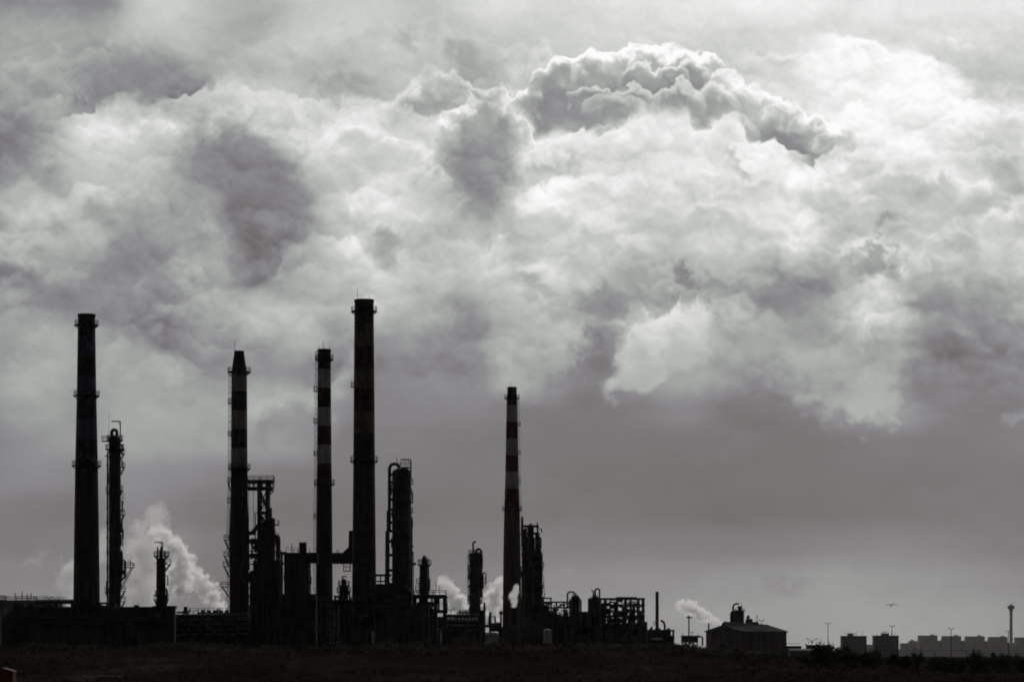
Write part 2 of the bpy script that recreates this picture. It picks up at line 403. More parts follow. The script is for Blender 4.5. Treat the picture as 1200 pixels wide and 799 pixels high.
M_TANK   = mat('grey tank paint', (.30, .30, .28), .6, streak=True)
M_CLAD   = mat('brown grey sheet cladding', (.12, .102, .095), .7, streak=True, var=.5, scale=.3)
M_ROOF   = mat('pale sheet metal roof', (.075, .073, .071), .9, 0)
M_DARKC  = mat('dark corrugated cladding', (.026, .024, .024), .8, streak=True)
M_PLAST  = mat('weathered apartment render', (.42, .39, .37), .9)
M_PLAST2 = mat('dark rendered block', (.11, .098, .09), .9)
M_GLASS  = mat('dark window glass', (.03, .032, .035), .2)
M_ORANGE = mat('orange hut paint', (.11, .026, .011), .7)
M_GALV   = mat('galvanised steel', (.28, .28, .28), .5, .5)
M_LEAF   = mat('dry dark foliage', (.060, .058, .035), .85, col2=(.035, .034, .022), scale=1.2)
M_BARK   = mat('bark', (.05, .042, .035), .9)
M_GRASS  = mat('dune grass', (.034, .030, .020), 1.0, col2=(.018, .016, .012), scale=.05)
M_BIRD   = mat('dark grey feathers', (.07, .06, .06), .8, scale=8)
M_PALE   = mat('pale concrete', (.45, .43, .40), .85)

# ---------------------------------------------------------------- mesh collector
class MB:
    def __init__(s): s.v, s.f, s.sm = [], [], []
    def add(s, vs_, fs, smooth_=False):
        o = len(s.v); s.v += [tuple(q) for q in vs_]
        s.f += [tuple(i + o for i in f) for f in fs]; s.sm += [smooth_] * len(fs)
    def box(s, c, d, rz=0.0):
        x, y, z = (k / 2 for k in d); co, si = math.cos(rz), math.sin(rz)
        vs_ = []
        for a in (-x, x):
            for b in (-y, y):
                for e in (-z, z): vs_.append((c[0] + a * co - b * si, c[1] + a * si + b * co, c[2] + e))
        s.add(vs_, [(0, 1, 3, 2), (4, 6, 7, 5), (0, 4, 5, 1), (2, 3, 7, 6), (0, 2, 6, 4), (1, 5, 7, 3)])
        return s
    def bar(s, p0, p1, w, h=None):
        return s.cyl(p0, p1, w / 2 * 1.414, (h or w) / 2 * 1.414, 4, sm=False)
    def cyl(s, p0, p1, r0, r1=None, n=12, cap=True, sm=True):
        r1 = r0 if r1 is None else r1
        p0, p1 = Vector(p0), Vector(p1); ax = (p1 - p0).normalized()
        a = ax.orthogonal().normalized() if abs(ax.z) < .99 else Vector((1, 0, 0))
        b = ax.cross(a).normalized(); a = b.cross(ax)
        vs_ = []; ph = math.pi / n
        for p, r in ((p0, r0), (p1, r1)):
            for i in range(n):
                t = 2 * math.pi * i / n + ph
                vs_.append(p + (a * math.cos(t) + b * math.sin(t)) * r)
        fs = [(i, (i + 1) % n, n + (i + 1) % n, n + i) for i in range(n)]
        s.add(vs_, fs, sm and n > 5)
        if cap:
            s.add(vs_[:n], [tuple(reversed(range(n)))]); s.add(vs_[n:], [tuple(range(n))])
        return s
    def tube(s, pts, r, n=6, closed=False):
        pts = [Vector(q) for q in pts]; m = len(pts); vs_ = []; prev = None
        for i, p in enumerate(pts):
            if closed: d = pts[(i + 1) % m] - pts[i - 1]
            else: d = pts[min(i + 1, m - 1)] - pts[max(i - 1, 0)]
            d.normalize()
            a = d.orthogonal().normalized() if prev is None else (prev - d * prev.dot(d)).normalized()
            prev = a; b = d.cross(a)
            rr = r[i] if isinstance(r, (list, tuple)) else r
            for k in range(n):
                t = 2 * math.pi * k / n
                vs_.append(p + (a * math.cos(t) + b * math.sin(t)) * rr)
        fs = []
        for i in range(m if closed else m - 1):
            j = (i + 1) % m
            for k in range(n): fs.append((i * n + k, i * n + (k + 1) % n, j * n + (k + 1) % n, j * n + k))
        s.add(vs_, fs, True)
        if not closed: s.add(vs_[:n], [tuple(reversed(range(n)))]); s.add(vs_[-n:], [tuple(range(n))])
        return s
    def lathe(s, c, prof, n=24, sm=True):
        vs_ = []
        for r, z in prof:
            for k in range(n):
                t = 2 * math.pi * k / n
                vs_.append((c[0] + r * math.cos(t), c[1] + r * math.sin(t), c[2] + z))
        fs = []
        for i in range(len(prof) - 1):
            for k in range(n): fs.append((i * n + k, i * n + (k + 1) % n, (i + 1) * n + (k + 1) % n, (i + 1) * n + k))
        s.add(vs_, fs, sm)
        if prof[0][0] > .01: s.add(vs_[:n], [tuple(reversed(range(n)))])
        if prof[-1][0] > .01: s.add(vs_[-n:], [tuple(range(n))])
        return s
    def prism(s, poly, axis):
        """poly: list of points, extruded by the vector axis"""
        n = len(poly); ax = Vector(axis); vs_ = [Vector(q) for q in poly] + [Vector(q) + ax for q in poly]
        s.add(vs_, [(i, (i + 1) % n, n + (i + 1) % n, n + i) for i in range(n)] + [tuple(reversed(range(n))), tuple(range(n, 2 * n))])
        return s
    def build(s, name, m, parent=None, kind=None):
        o0 = wloc(parent) if parent else Vector((0, 0, 0))
        me = bpy.data.meshes.new(name)
        me.from_pydata([(a - o0.x, b - o0.y, c - o0.z) for a, b, c in s.v], [], s.f)
        me.polygons.foreach_set('use_smooth', s.sm)
        me.materials.append(m); me.update()
        o = bpy.data.objects.new(name, me); COL.objects.link(o)
        if parent: o.parent = parent
        if kind: o['kind'] = kind
        return o

def wloc(o):
    p = Vector(o.location)
    while o.parent: o = o.parent; p += Vector(o.location)
    return p

def thing(name, label, cat, loc, group=None):
    o = bpy.data.objects.new(name, None); COL.objects.link(o)
    o.empty_display_size = 1.0
    o.location = loc; o['label'] = label; o['category'] = cat
    if group: o['group'] = group
    return o

def copy_tree(o, parent=None):
    c = o.copy(); COL.objects.link(c)
    if parent: c.parent = parent
    for ch in list(o.children): copy_tree(ch, c)
    return c

class At:
    """measures at one distance: photograph columns and rows to metres"""
    def __init__(s, d): s.d, s.m = d, d / F
    def X(s, u): return (u - UC) * s.m
    def Z(s, v): return ZC + (VH - v) * s.m
    def S(s, px): return px * s.m
    def p(s, u, v, dy=0.0): return Vector((s.X(u), s.d + dy, s.Z(v)))

def sstep(a, b, x):
    x = min(max((x - a) / (b - a), 0), 1); return x * x * (3 - 2 * x)

def interp(pts, x):
    if x <= pts[0][0]: return pts[0][1]
    for (a, p), (b, q) in zip(pts, pts[1:]):
        if x <= b:
            t = (x - a) / (b - a); t = t * t * (3 - 2 * t); return p + (q - p) * t
    return pts[-1][1]

G_LEFT  = [(-600, -8), (-40, -1.8), (0, -1.8), (60, -2.6), (250, -5.0), (420, -6.3), (540, -6.0), (690, 2.6), (1000, 3.6), (1500, 1.5), (2600, 0), (14000, 0)]
G_RIGHT = [(-600, -8), (-40, -1.8), (0, -1.8), (60, -2.6), (250, -5.0), (420, -6.0), (540, -3.4), (690, -1.2), (1000, .2), (1500, .3), (2600, 0), (14000, 0)]
def ground(x, y):
    uu = UC + x / max(y, 60) * F
    k = sstep(760, 960, uu)
    z = interp(G_LEFT, y) * (1 - k) + interp(G_RIGHT, y) * k
    a = sstep(150, 320, y) * (1 - sstep(640, 700, y))
    z += a * (noise.noise((x * .018, y * .018, 1.3)) * 1.1 + noise.noise((x * .06, y * .06, 4.1)) * .45)
    b = sstep(600, 650, y) * (1 - sstep(760, 900, y))
    z += b * (noise.noise((x * .045, y * .02, 8.2)) * .9 + noise.noise((x * .16, y * .05, 2.6)) * .4 + .35)
    return ZC + z

# ---------------------------------------------------------------- ground
def build_ground():
    ys = [-600, -300, -150, -60, 0, 60, 120, 180, 240]
    y = 280.0
    while y < 720: ys.append(y); y += 7.0
    while y < 13000: ys.append(y); y *= 1.06
    ys.append(13000)
    xs = [-8000, -5000, -3000, -1800, -1000, -600, -400, -300, -240]
    x = -200.0
    while x <= 200: xs.append(x); x += 6.0
    xs += [240, 300, 400, 600, 1000, 1800, 3000, 5000, 8000]
    vs_ = [(x, y, ground(x, y)) for y in ys for x in xs]
    nx = len(xs); fs = [(j * nx + i, j * nx + i + 1, (j + 1) * nx + i + 1, (j + 1) * nx + i) for j in range(len(ys) - 1) for i in range(nx - 1)]
    b = MB(); b.add(vs_, fs, True)
    m = bpy.data.materials.new('dark dune soil'); m.use_nodes = True
    t = m.node_tree; bs = t.nodes['Principled BSDF']
    v = E(t, t.nodes.new('ShaderNodeTexCoord').outputs['Object'])
    n1 = fbm(t, v, .035, 6.0, .6); n2 = fbm(t, v, .4, 5.0, .65)
    f = smooth(t, n1 + (n2 - .5) * .5, .42, .72)
    mx = t.nodes.new('ShaderNodeMix'); mx.data_type = 'RGBA'; setin(t, mx.inputs[0], f)
    mx.inputs[6].default_value = (.013, .0115, .009, 1); mx.inputs[7].default_value = (.031, .025, .020, 1)
    sand = smooth(t, fbm(t, v, .022, 4.0, .6) + (n2 - .5) * .35, .6, .74)
    m2 = t.nodes.new('ShaderNodeMix'); m2.data_type = 'RGBA'; setin(t, m2.inputs[0], sand)
    t.links.new(mx.outputs[2], m2.inputs[6]); m2.inputs[7].default_value = (.05, .041, .033, 1)
    t.links.new(m2.outputs[2], bs.inputs['Base Color']); bs.inputs['Roughness'].default_value = .95
    bs.inputs['Specular IOR Level'].default_value = 0
    bn = t.nodes.new('ShaderNodeBump'); bn.inputs['Strength'].default_value = .8; bn.inputs['Distance'].default_value = .5
    setin(t, bn.inputs['Height'], n2); t.links.new(bn.outputs[0], bs.inputs['Normal'])
    b.build('ground', m, None, 'structure')
build_ground()

def build_scrub():
    rnd = random.Random(5); b = MB()
    n = 0
    while n < 7000:
        y = rnd.uniform(395, 712) if rnd.random() < .6 else rnd.uniform(640, 720); x = rnd.uniform(-.19, .19) * y
        if noise.noise((x * .03, y * .03, 7.7)) < rnd.uniform(-.45, .45): continue
        n += 1; z = ground(x, y) - .08; h = rnd.uniform(.25, .75) * (1.5 if rnd.random() < .12 else 1)
        w = h * rnd.uniform(.5, 1.2)
        for k in range(5):
            a = rnd.uniform(0, math.pi); l = rnd.uniform(-.5, .5) * h
            ca, sa = math.cos(a), math.sin(a); ox, oy = rnd.uniform(-w, w) * .7, rnd.uniform(-w, w) * .7
            ww = .16 * w + .05
            b.add([(x + ox - ca * ww, y + oy - sa * ww, z), (x + ox + ca * ww, y + oy + sa * ww, z), (x + ox + l + ca * .02, y + oy + sa * l, z + h * rnd.uniform(.6, 1.0))], [(0, 1, 2)])
    b.build('dune_grass', M_GRASS, None, 'stuff')
build_scrub()

def build_crest_scrub():
    """dark thicket of small leaves along the brow, thick and thin, with bare gaps"""
    rnd = random.Random(17); b = MB(); n = 0
    while n < 520:
        u = rnd.uniform(-30, 860); y = rnd.uniform(655, 684); x = (u - UC) * y / F
        dn = noise.noise((x * .05, 3.3, 1.1)) + .5 * noise.noise((x * .2, 5.1, 2.2))
        if dn < rnd.uniform(-.2, .5): continue
        n += 1; z = ground(x, y) - .1; h = rnd.uniform(.5, 1.0) * (1 + max(dn, 0) * 1.3); w = h * rnd.uniform(.7, 1.5)
        for k in range(46):
            q = Vector((rnd.gauss(0, 1), rnd.gauss(0, 1), rnd.gauss(0, 1))).normalized() * rnd.random() ** .5
            p = Vector((x + q.x * w, y + q.y * w, z + abs(q.z) * h))
            e = Vector((rnd.gauss(0, 1), rnd.gauss(0, 1), rnd.gauss(0, 1))).normalized() * rnd.uniform(.08, .2)
            g = e.orthogonal().normalized() * rnd.uniform(.04, .09)
            b.add([p - e, p + g, p + e, p - g], [(0, 1, 2, 3)])
    b.build('scrub', M_LEAF, None, 'stuff')
build_crest_scrub()

# ---------------------------------------------------------------- plant hardware
def railing(parent, pts, h=1.15, r=.06, closed=False, m=None):
    b = MB(); pts = [Vector(p) for p in pts]
    for k in (.55, 1.0): b.tube([p + Vector((0, 0, h * k)) for p in pts], r, 4, closed)
    seq = pts + ([pts[0]] if closed else [])
    for p, q in zip(seq, seq[1:]):
        n = max(1, int((q - p).length / 1.6))
        for i in range(n): c = p.lerp(q, i / n); b.cyl(c, c + Vector((0, 0, h)), r, n=4)
    if not closed: b.cyl(pts[-1], pts[-1] + Vector((0, 0, h)), r, n=4)
    return b.build('railing', m or M_STEEL, parent)

def ring_gallery(t, c, r, ext, name='gallery', m=None, br=True, n=16):
    """a round walkway with brackets below and its rail as a sub-part"""
    c = Vector(c); b = MB()
    b.lathe(c, [(r * .98, -.12), (r + ext, -.12), (r + ext, .06), (r * .98, .06)], 24, False)
    if br:
        for k in range(n // 2):
            a = 2 * math.pi * k / (n // 2); dv = Vector((math.cos(a), math.sin(a), 0))
            b.bar(c + dv * (r + ext * .9) + Vector((0, 0, -.1)), c + dv * r + Vector((0, 0, -ext * .9)), .16)
    g = b.build(name, m or M_STEEL, t)
    ring = [c + Vector((math.cos(2 * math.pi * k / n), math.sin(2 * math.pi * k / n), 0)) * (r + ext - .08) for k in range(n)]
    railing(g, ring, closed=True)
    return g

def side_platform(t, a, u0, u1, v, depth=2.4, brace=0.0, dy=0.0, rail=True, m=None):
    """a small landing on one side, seen from u0 (at the shell) to u1 (outer end)"""
    x0, x1 = a.X(u0), a.X(u1); z = a.Z(v); y = a.d + dy
    b = MB(); b.box(((x0 + x1) / 2, y, z - .08), (abs(x1 - x0), depth, .16))
    if brace:
        for s in (-.4, .4): b.bar((x1 * .85 + x0 * .15, y + s * depth, z - .1), (x0, y + s * depth, z - brace), .16)
    g = b.build('landing', m or M_STEEL, t)
    if rail:
        k = -1 if x1 < x0 else 1
        railing(g, [(x0, y - depth / 2, z), (x1 - k * .06, y - depth / 2, z), (x1 - k * .06, y + depth / 2, z), (x0, y + depth / 2, z)])
    return g

def ladder(t, x, y, z0, z1, side, cage=True, follow=None):
    """a vertical ladder standing off a shell; follow(z) gives the shell's edge at that height"""
    b = MB(); n = max(2, int((z1 - z0) / 6))
    fx = follow or (lambda z: x)
    for s in (-.22, .22):
        b.tube([(fx(z0 + (z1 - z0) * i / n) + side * .25, y + s, z0 + (z1 - z0) * i / n) for i in range(n + 1)], .045, 4)
    z = z0
    while z < z1: b.bar((fx(z) + side * .25, y - .24, z), (fx(z) + side * .25, y + .24, z), .05); z += .9
    z = z0 + 1
    while z < z1: b.bar((fx(z), y, z), (fx(z) + side * .4, y, z), .08); z += 4
    l = b.build('ladder', M_STEEL, t)
    if cage:
        c = MB(); z = z0 + 2.5
        while z < z1:
            X = fx(z)
            c.tube([(X + side * .25, y - .36, z), (X + side * .6, y - .33, z), (X + side * .72, y, z), (X + side * .6, y + .33, z), (X + side * .25, y + .36, z)], .05, 4)
            z += 1.5
        for s in (-.25, .25):
            c.tube([(fx(z0 + 2.5 + (z1 - z0 - 2.5) * i / n) + side * .66, y + s, z0 + 2.5 + (z1 - z0 - 2.5) * i / n) for i in range(n + 1)], .04, 4)
        c.build('safety_cage', M_STEEL, l)
    return l

def arc(c, r, a0, a1, n=8, ax='x'):
    out = []
    for i in range(n + 1):
        t = math.radians(a0 + (a1 - a0) * i / n)
        out.append(Vector(c) + (Vector((math.cos(t), 0, math.sin(t))) if ax == 'x' else Vector((0, math.cos(t), math.sin(t)))) * r)
    return out

def vessel(t, c0, r, z0, z1, m, name='shell', n=20, dome=.5, skirt=0.0):
    b = MB(); h = r * dome
    prof = []
    if skirt: prof += [(r * 1.15, z0), (r * 1.02, z0 + skirt)]
    else: prof += [(r, z0)]
    prof += [(r, z1 - h)]
    prof += [(r * math.cos(a), z1 - h + h * math.sin(a)) for a in (math.pi / 2 * k / 6 for k in range(1, 7))]
    prof[-1] = (0.02, z1)
    b.lathe((c0[0], c0[1], 0), prof, n)
    # stiffening and insulation rings
    return b.build(name, m, t)

def bands_of(t, cx, cy_, pts, cuts, names):
    """tapered shaft split into painted bands; pts: (z, r) profile, cuts: z of the joints from the top, names: material per piece"""
    def rad(z):
        for (za, ra), (zb, rb) in zip(pts, pts[1:]):
            if zb <= z <= za: return ra + (rb - ra) * (za - z) / (za - zb)
        return pts[-1][1]
    for i, (m, nm) in enumerate(names):
        za, zb = cuts[i], cuts[i + 1]
        k = max(1, int((za - zb) / 8)); zs = [zb + (za - zb) * j / k for j in range(k + 1)]
        MB().lathe((cx, cy_, 0), [(rad(z), z) for z in zs], 32).build(nm, m, t)
    return rad

def chimney(label, u, d, top_v, base_z, prof, bands, galleries, extra=None):
    """prof: (v, half width px); bands: (v lower edge, material); galleries: (v deck, extension px)"""
    a = At(d); cx = a.X(u)
    t = thing('chimney', label, 'chimney', (cx, d, base_z), 'tall refinery chimneys')
    pts = [(a.Z(v), a.S(w)) for v, w in prof]
    cuts = [a.Z(top_v)]; names = []
    for v, m in bands:
        cuts.append(a.Z(v) if v else base_z); names.append((m, 'band' if v else 'shaft'))
    rad = bands_of(t, cx, d, pts, cuts, names)
    # thin flue lip
    zt = a.Z(top_v); r = rad(zt)
    MB().lathe((cx, d, 0), [(r * 1.0, zt - .5), (r * 1.05, zt - .5), (r * 1.05, zt + .15), (r * .82, zt + .15), (r * .82, zt - 3)], 32, False).build('rim', M_BLACK, t)
    for v, e in galleries: ring_gallery(t, (cx, d, a.Z(v)), rad(a.Z(v)), a.S(e))
    return t, a, cx, rad

def rod(t, a, u, v0, v1, r=.07, dy=0):
    return MB().cyl(a.p(u, v1, dy), a.p(u, v0, dy), r, r * .5, 5).build('lightning_rod', M_STEEL, t)

def davit(t, a, up, ua, vt, vb, dy=0.0, r=.16):
    """a lifting davit: post at up from vb to vt, arm to ua with a tie and hook"""
    b = MB(); b.tube([a.p(up, vb, dy), a.p(up, vt + .6, dy), a.p(up + (.5 if ua > up else -.5), vt, dy), a.p(ua, vt, dy)], r, 6)
    b.bar(a.p(up, vt + 4, dy), a.p(up + (ua - up) * .4, vt, dy), .1)
    b.bar(a.p(ua, vt, dy), a.p(ua, vt + 2.2, dy), .1)
    return b.build('davit', M_STEEL, t)

# ---------------------------------------------------------------- chimneys
def gbase(u, d): return ground((u - UC) * d / F, d) - .3

def frame(t, a, us, vs_, dep, pw=.5, bw=.4, braces=(), v_base=None, decks=(), rails=(), m=None, dy=0.0, split=True):
    """open steel frame: posts at columns us, beams at rows vs_, X braces in given (bay, storey), grating decks"""
    m = m or M_STEEL
    zb = v_base if v_base is not None else None
    ztop = a.Z(vs_[0])
    for u in us:
        for s in (-.5, .5):
            y = a.d + dy + s * dep; x = a.X(u)
            z0 = zb if zb is not None else ground(x, y) - .3
            MB().box((x, y, (z0 + ztop) / 2), (pw, pw, ztop - z0)).build('post', m, t)
    for v in vs_:
        z = a.Z(v) - bw / 2 - .01
        for s in (-.5, .5):
            y = a.d + dy + s * dep
            MB().box(((a.X(us[0]) + a.X(us[-1])) / 2, y, z), (a.X(us[-1]) - a.X(us[0]) + pw + .3, pw * .8, bw)).build('beam', m, t)
        for u in us:
            MB().box((a.X(u), a.d + dy, z - .02), (pw * .7, dep - pw, bw * .8)).build('cross_beam', m, t)
    for (i, va, vb) in braces:
        for s in (-.5, .5):
            y = a.d + dy + s * dep
            for (p, q) in ((0, 1), (1, 0)):
                MB().bar((a.X(us[i + p]), y + .02 * p, a.Z(va)), (a.X(us[i + q]), y + .02 * p, a.Z(vb)), .22).build('brace', m, t)
    for (u0, u1, v) in decks:
        z = a.Z(v)
        dk = MB().box(((a.X(u0) + a.X(u1)) / 2, a.d + dy, z + .08), (a.X(u1) - a.X(u0), dep + .8, .12)).build('deck', m, t)
        x0, x1 = a.X(u0) + .1, a.X(u1) - .1; y0, y1 = a.d + dy - dep / 2 - .3, a.d + dy + dep / 2 + .3
        railing(dk, [(x0, y0, z + .1), (x1, y0, z + .1), (x1, y1, z + .1), (x0, y1, z + .1)], closed=True)

def pipe(t, pts, r, m=None, name='pipe', n=8):
    o = MB().tube(pts, r, n).build(name, m or M_STEEL2, t)
    return o

def drum(t, a, u0, u1, v, r, m=None, dy=0.0):
    """horizontal vessel with domed ends"""
    x0, x1 = a.X(u0), a.X(u1); z = a.Z(v); y = a.d + dy
    rs = [.05, .55, .85, 1, 1, .85, .55, .05]; xs = [x0, x0 + r * .12, x0 + r * .35, x0 + r * .7, x1 - r * .7, x1 - r * .35, x1 - r * .12, x1]
    b = MB(); b.tube([(x, y, z) for x in xs], [r * k for k in rs], 14)
    o = b.build('drum', m or M_STEEL2, t)
    s = MB()
    for x in (x0 + (x1 - x0) * .25, x0 + (x1 - x0) * .75): s.box((x, y, z - r * .95), (.35, r * 1.5, r * .9))
    s.build('saddle', M_STEEL, o)
    return o

W2, W3 = M_WHITE2, M_WHITE3
BK, BL, WH, RD, DR, TN = M_BLACK, M_BLUE, M_WHITE, M_RED, M_DRED, M_TAN
# far left, black and blue
t, a, cx, rad = chimney('massive leftmost chimney with faint dark blue bands and three walkways', 101.5, 700, 369, gbase(101.5, 700),
    [(369, 10.0), (460, 11.3), (541, 13.2), (640, 14.7), (715, 15.6), (775, 16.4)],
    [(394, BK), (417, BL), (442, BK), (467, BL), (491.5, BK), (516, BL), (None, BK)], [(381, 4.0), (463.5, 4.0), (545.5, 4.0)])
MB().box((cx - 2.2, 700 - rad(ZC + 6) + .1, gbase(101.5, 700) + 1.8), (1.8, .5, 3.2)).build('door', M_STEEL2, t)

# second, narrow cap on a wide platform
t, a, cx, rad = chimney('pale banded chimney with narrowed cap above a wide top platform', 280.3, 740, 412, gbase(280.3, 740),
    [(412, 5.6), (434, 6.9), (435.5, 9.2), (560, 9.9), (618, 10.6), (626, 12.2), (640, 12.0), (650, 11.3), (775, 11.6)],
    [(435.4, BK), (459, W2), (481, BK), (503, W2), (525, BK), (547, W2), (None, BK)], [(435.8, 4.6), (549, 3.4)])
rod(t, a, 275, 398, 435); rod(t, a, 276.5, 410, 434)
ladder(t, cx, 740, a.Z(715), a.Z(437), -1, follow=lambda z: cx - rad(z))
for v in (472, 510): side_platform(t, a, 271, 267.3, v)
side_platform(t, a, 269.5, 266.8, 564, brace=2.2); side_platform(t, a, 269.5, 266.6, 588)
for v, e in ((632, 262.4), (651, 262.2), (663, 261.6), (687, 258.8)): side_platform(t, a, 268.5, e, v, brace=2.8)
for k in range(6):
    x = cx - a.S(9) + k * a.S(3.6)
    MB().box((x, 740 - 2.72 + abs(k - 2.5) * .22, (a.Z(680) + a.Z(722)) / 2), (.3, .3, a.S(42))).build('rib', M_CONC2, t)

# third, slim with red bands
t, a, cx, rad = chimney('slim red and white banded chimney, shorter neighbour of the tallest one', 380.0, 760, 410, gbase(380, 760),
    [(410, 7.7), (560, 8.7), (566, 9.4), (570, 9.0), (640, 9.6), (775, 10.4)],
    [(433, BK), (455, W3), (477, DR), (499, W3), (521, DR), (543.5, W3), (562, DR), (None, BK)], [(421, 3.0), (567, 3.0)])
rod(t, a, 379, 400, 410); rod(t, a, 374, 405, 411); rod(t, a, 386, 405, 411)
ladder(t, cx, 760, a.Z(700), a.Z(411), -1, follow=lambda z: cx - rad(z))
for v in (458, 495, 533, 607): side_platform(t, a, 371.8, 367.6, v)
# tallest
t, a, cx, rad = chimney('tallest chimney, dark with sooty tan bands', 426.7, 720, 352, gbase(426.7, 720),
    [(352, 11.2), (440, 12.0), (540, 12.7), (640, 13.6), (775, 15.2)],
    [(380, BK), (406, TN), (432, DR), (456, TN), (482, DR), (508, TN), (None, BK)], [(365, 4.0), (540, 3.6)])
rod(t, a, 419, 337, 353); rod(t, a, 433, 345, 353)
side_platform(t, a, 415, 411.4, 453)
# flue duct joining the two, bending up along the tallest
a = At(742)
tk = thing('flue_duct', 'dark horizontal duct bridging from the slim banded chimney to the tallest chimney', 'duct', a.p(401, 654) * 1.0)
MB().box(((a.X(389.5) + a.X(413.5)) / 2, 742, a.Z(654)), (a.S(24), 5.0, a.S(12.5))).build('duct_body', M_BLACK, tk)
MB().prism([(a.X(402), 739.5, a.Z(648)), (a.X(409), 739.5, a.Z(641)), (a.X(409.5), 739.5, a.Z(622)), (a.X(414), 739.5, a.Z(622)), (a.X(414), 739.5, a.Z(648))], (0, 4.2, 0)).build('riser', M_BLACK, tk)
MB().tube([a.p(394.5, 648), a.p(394.5, 644), a.p(396.8, 644), a.p(396.8, 648)], .1, 5).build('lifting_eye', M_STEEL, tk)
b = MB(); b.box(((a.X(404) + a.X(412.5)) / 2, 737, a.Z(669.5)), (a.S(8.5), 2.5, .16)); ld = b.build('landing', M_STEEL, tk)
railing(ld, [(a.X(404), 735.8, a.Z(669.4)), (a.X(412), 735.8, a.Z(669.4)), (a.X(412), 738.2, a.Z(669.4)), (a.X(404), 738.2, a.Z(669.4))], h=2.0, closed=True)
for u in (404, 407, 411): MB().bar((a.X(u), 737, a.Z(669)), (a.X(u), 737, a.Z(660)), .12).build('hanger', M_STEEL, tk)

# right-hand red and white
t, a, cx, rad = chimney('red and white banded chimney standing alone right of the domed column', 600.0, 980, 454, gbase(600, 980),
    [(454, 5.3), (466, 5.8), (475, 6.4), (553, 7.8), (600, 9.2), (660, 10.3), (735, 11.2), (780, 11.8)],
    [(475, DR), (494.5, WH), (514, RD), (534, WH), (553, RD), (573, WH), (594, RD), (None, M_CONC2)], [(466.5, 3.3), (596.5, 2.8)])
rod(t, a, 598.5, 447, 454)
ladder(t, cx, 980, a.Z(735), a.Z(468), 1, follow=lambda z: cx + rad(z))
for v in (498, 532, 565): side_platform(t, a, 607.3, 610.4, v)

def clutter(t, a, u0, u1, v0, v1, n, seed, dep=3.0):
    """small fittings along both flanks: stub pipes, valves, boxes, short landings"""
    r_ = random.Random(seed)
    for k in range(n):
        s_ = r_.random() < .5; u = u0 if s_ else u1; k_ = -1 if s_ else 1
        v = r_.uniform(v0, v1); y = r_.uniform(-dep / 2, dep / 2); q = r_.random(); e = r_.uniform(1.0, 3.2)
        if q < .35: pipe(t, [a.p(u - k_ * .8, v, y), a.p(u + k_ * e * .7, v, y), a.p(u + k_ * e * .7, v + r_.uniform(4, 14), y)], r_.uniform(.1, .24), (M_STEEL, M_STEEL2)[k % 2], 'fitting', 6)
        elif q < .6: MB().box((a.X(u + k_ * e * .35), a.d + y, a.Z(v)), (a.S(e), .9, a.S(r_.uniform(.8, 2.2)))).build('junction_box', M_STEEL, t)
        elif q < .8: MB().box((a.X(u + k_ * e * .5), a.d + y, a.Z(v)), (a.S(e + .8), 1.8, .14)).build('landing', M_STEEL, t)
        else: pipe(t, [a.p(u + k_ * .6, v, y), a.p(u + k_ * .7, v - r_.uniform(3, 9), y)], r_.uniform(.08, .14), M_STEEL, 'vent', 5)

# ---------------------------------------------------------------- left-hand columns
def column(label, u, d, v0, v1, hw, m=M_STEEL, group='slender process columns', skirt=2.0, dome=.55, cat='process column', nm='process_column'):
    a = At(d); zb = gbase(u, d)
    t = thing(nm, label, cat, (a.X(u), d, zb), group)
    vessel(t, (a.X(u), d), a.S(hw), zb, a.Z(v0), m, skirt=skirt, dome=dome)
    b = MB()
    k = 14
    v = v0 + 12
    while v < v1:
        b.lathe((a.X(u), d, a.Z(v)), [(a.S(hw) * 1.0, -.15), (a.S(hw) + .1, -.15), (a.S(hw) + .1, .15), (a.S(hw), .15)], 20, False); v += k
    b.build('stiffener_rings', M_STEEL, t, 'stuff')
    return t, a

t, a = column('slender pipe-clad column with crane arm on top, beside the leftmost chimney', 134.6, 715, 510, 712, 7.0)
davit(t, a, 141.0, 131.2, 493.5, 512)
pipe(t, [a.p(131, 516), a.p(131, 507), *arc(a.p(134, 506.5), a.S(3), 180, 0, 8), a.p(137, 516)], .42, name='gooseneck')
rod(t, a, 127.8, 486, 514, .06)
for v, e in ((515.5, 2.6), (526, 4.2)): ring_gallery(t, (a.X(134.6), 715, a.Z(v)), a.S(7), a.S(e))
side_platform(t, a, 128, 119.6, 516.5); side_platform(t, a, 141.5, 146.0, 531, brace=1.8); side_platform(t, a, 141.5, 146.3, 547, brace=2)
side_platform(t, a, 141.5, 143.8, 574); side_platform(t, a, 141.5, 146.2, 602.5, brace=2); side_platform(t, a, 127.6, 124.4, 576)
side_platform(t, a, 141.5, 157, 664.5, depth=3.4, brace=5.5); side_platform(t, a, 141.5, 148, 673); side_platform(t, a, 141.5, 147, 692, brace=2); side_platform(t, a, 141.5, 147, 704, brace=2)
side_platform(t, a, 127.6, 123.4, 693, brace=2)
pipe(t, [a.p(127.1, 530, -.8), a.p(126.6, 532, -.8), a.p(126.6, 712, -.8)], .22); pipe(t, [a.p(125.4, 545, .8), a.p(125.4, 712, .8)], .12)
for v in range(545, 712, 17): MB().bar(a.p(128, v, -.8), a.p(124.8, v, -.8), .16).build('pipe_bracket', M_STEEL, t)
pipe(t, [a.p(142, 645, -1), a.p(143.5, 648, -1), a.p(143.5, 668, -1), a.p(141, 690, -1)], .32)
pipe(t, [a.p(141.8, 655, 0), a.p(146.5, 657, 0), a.p(146.5, 675, 0), a.p(142, 680, 0)], .3)
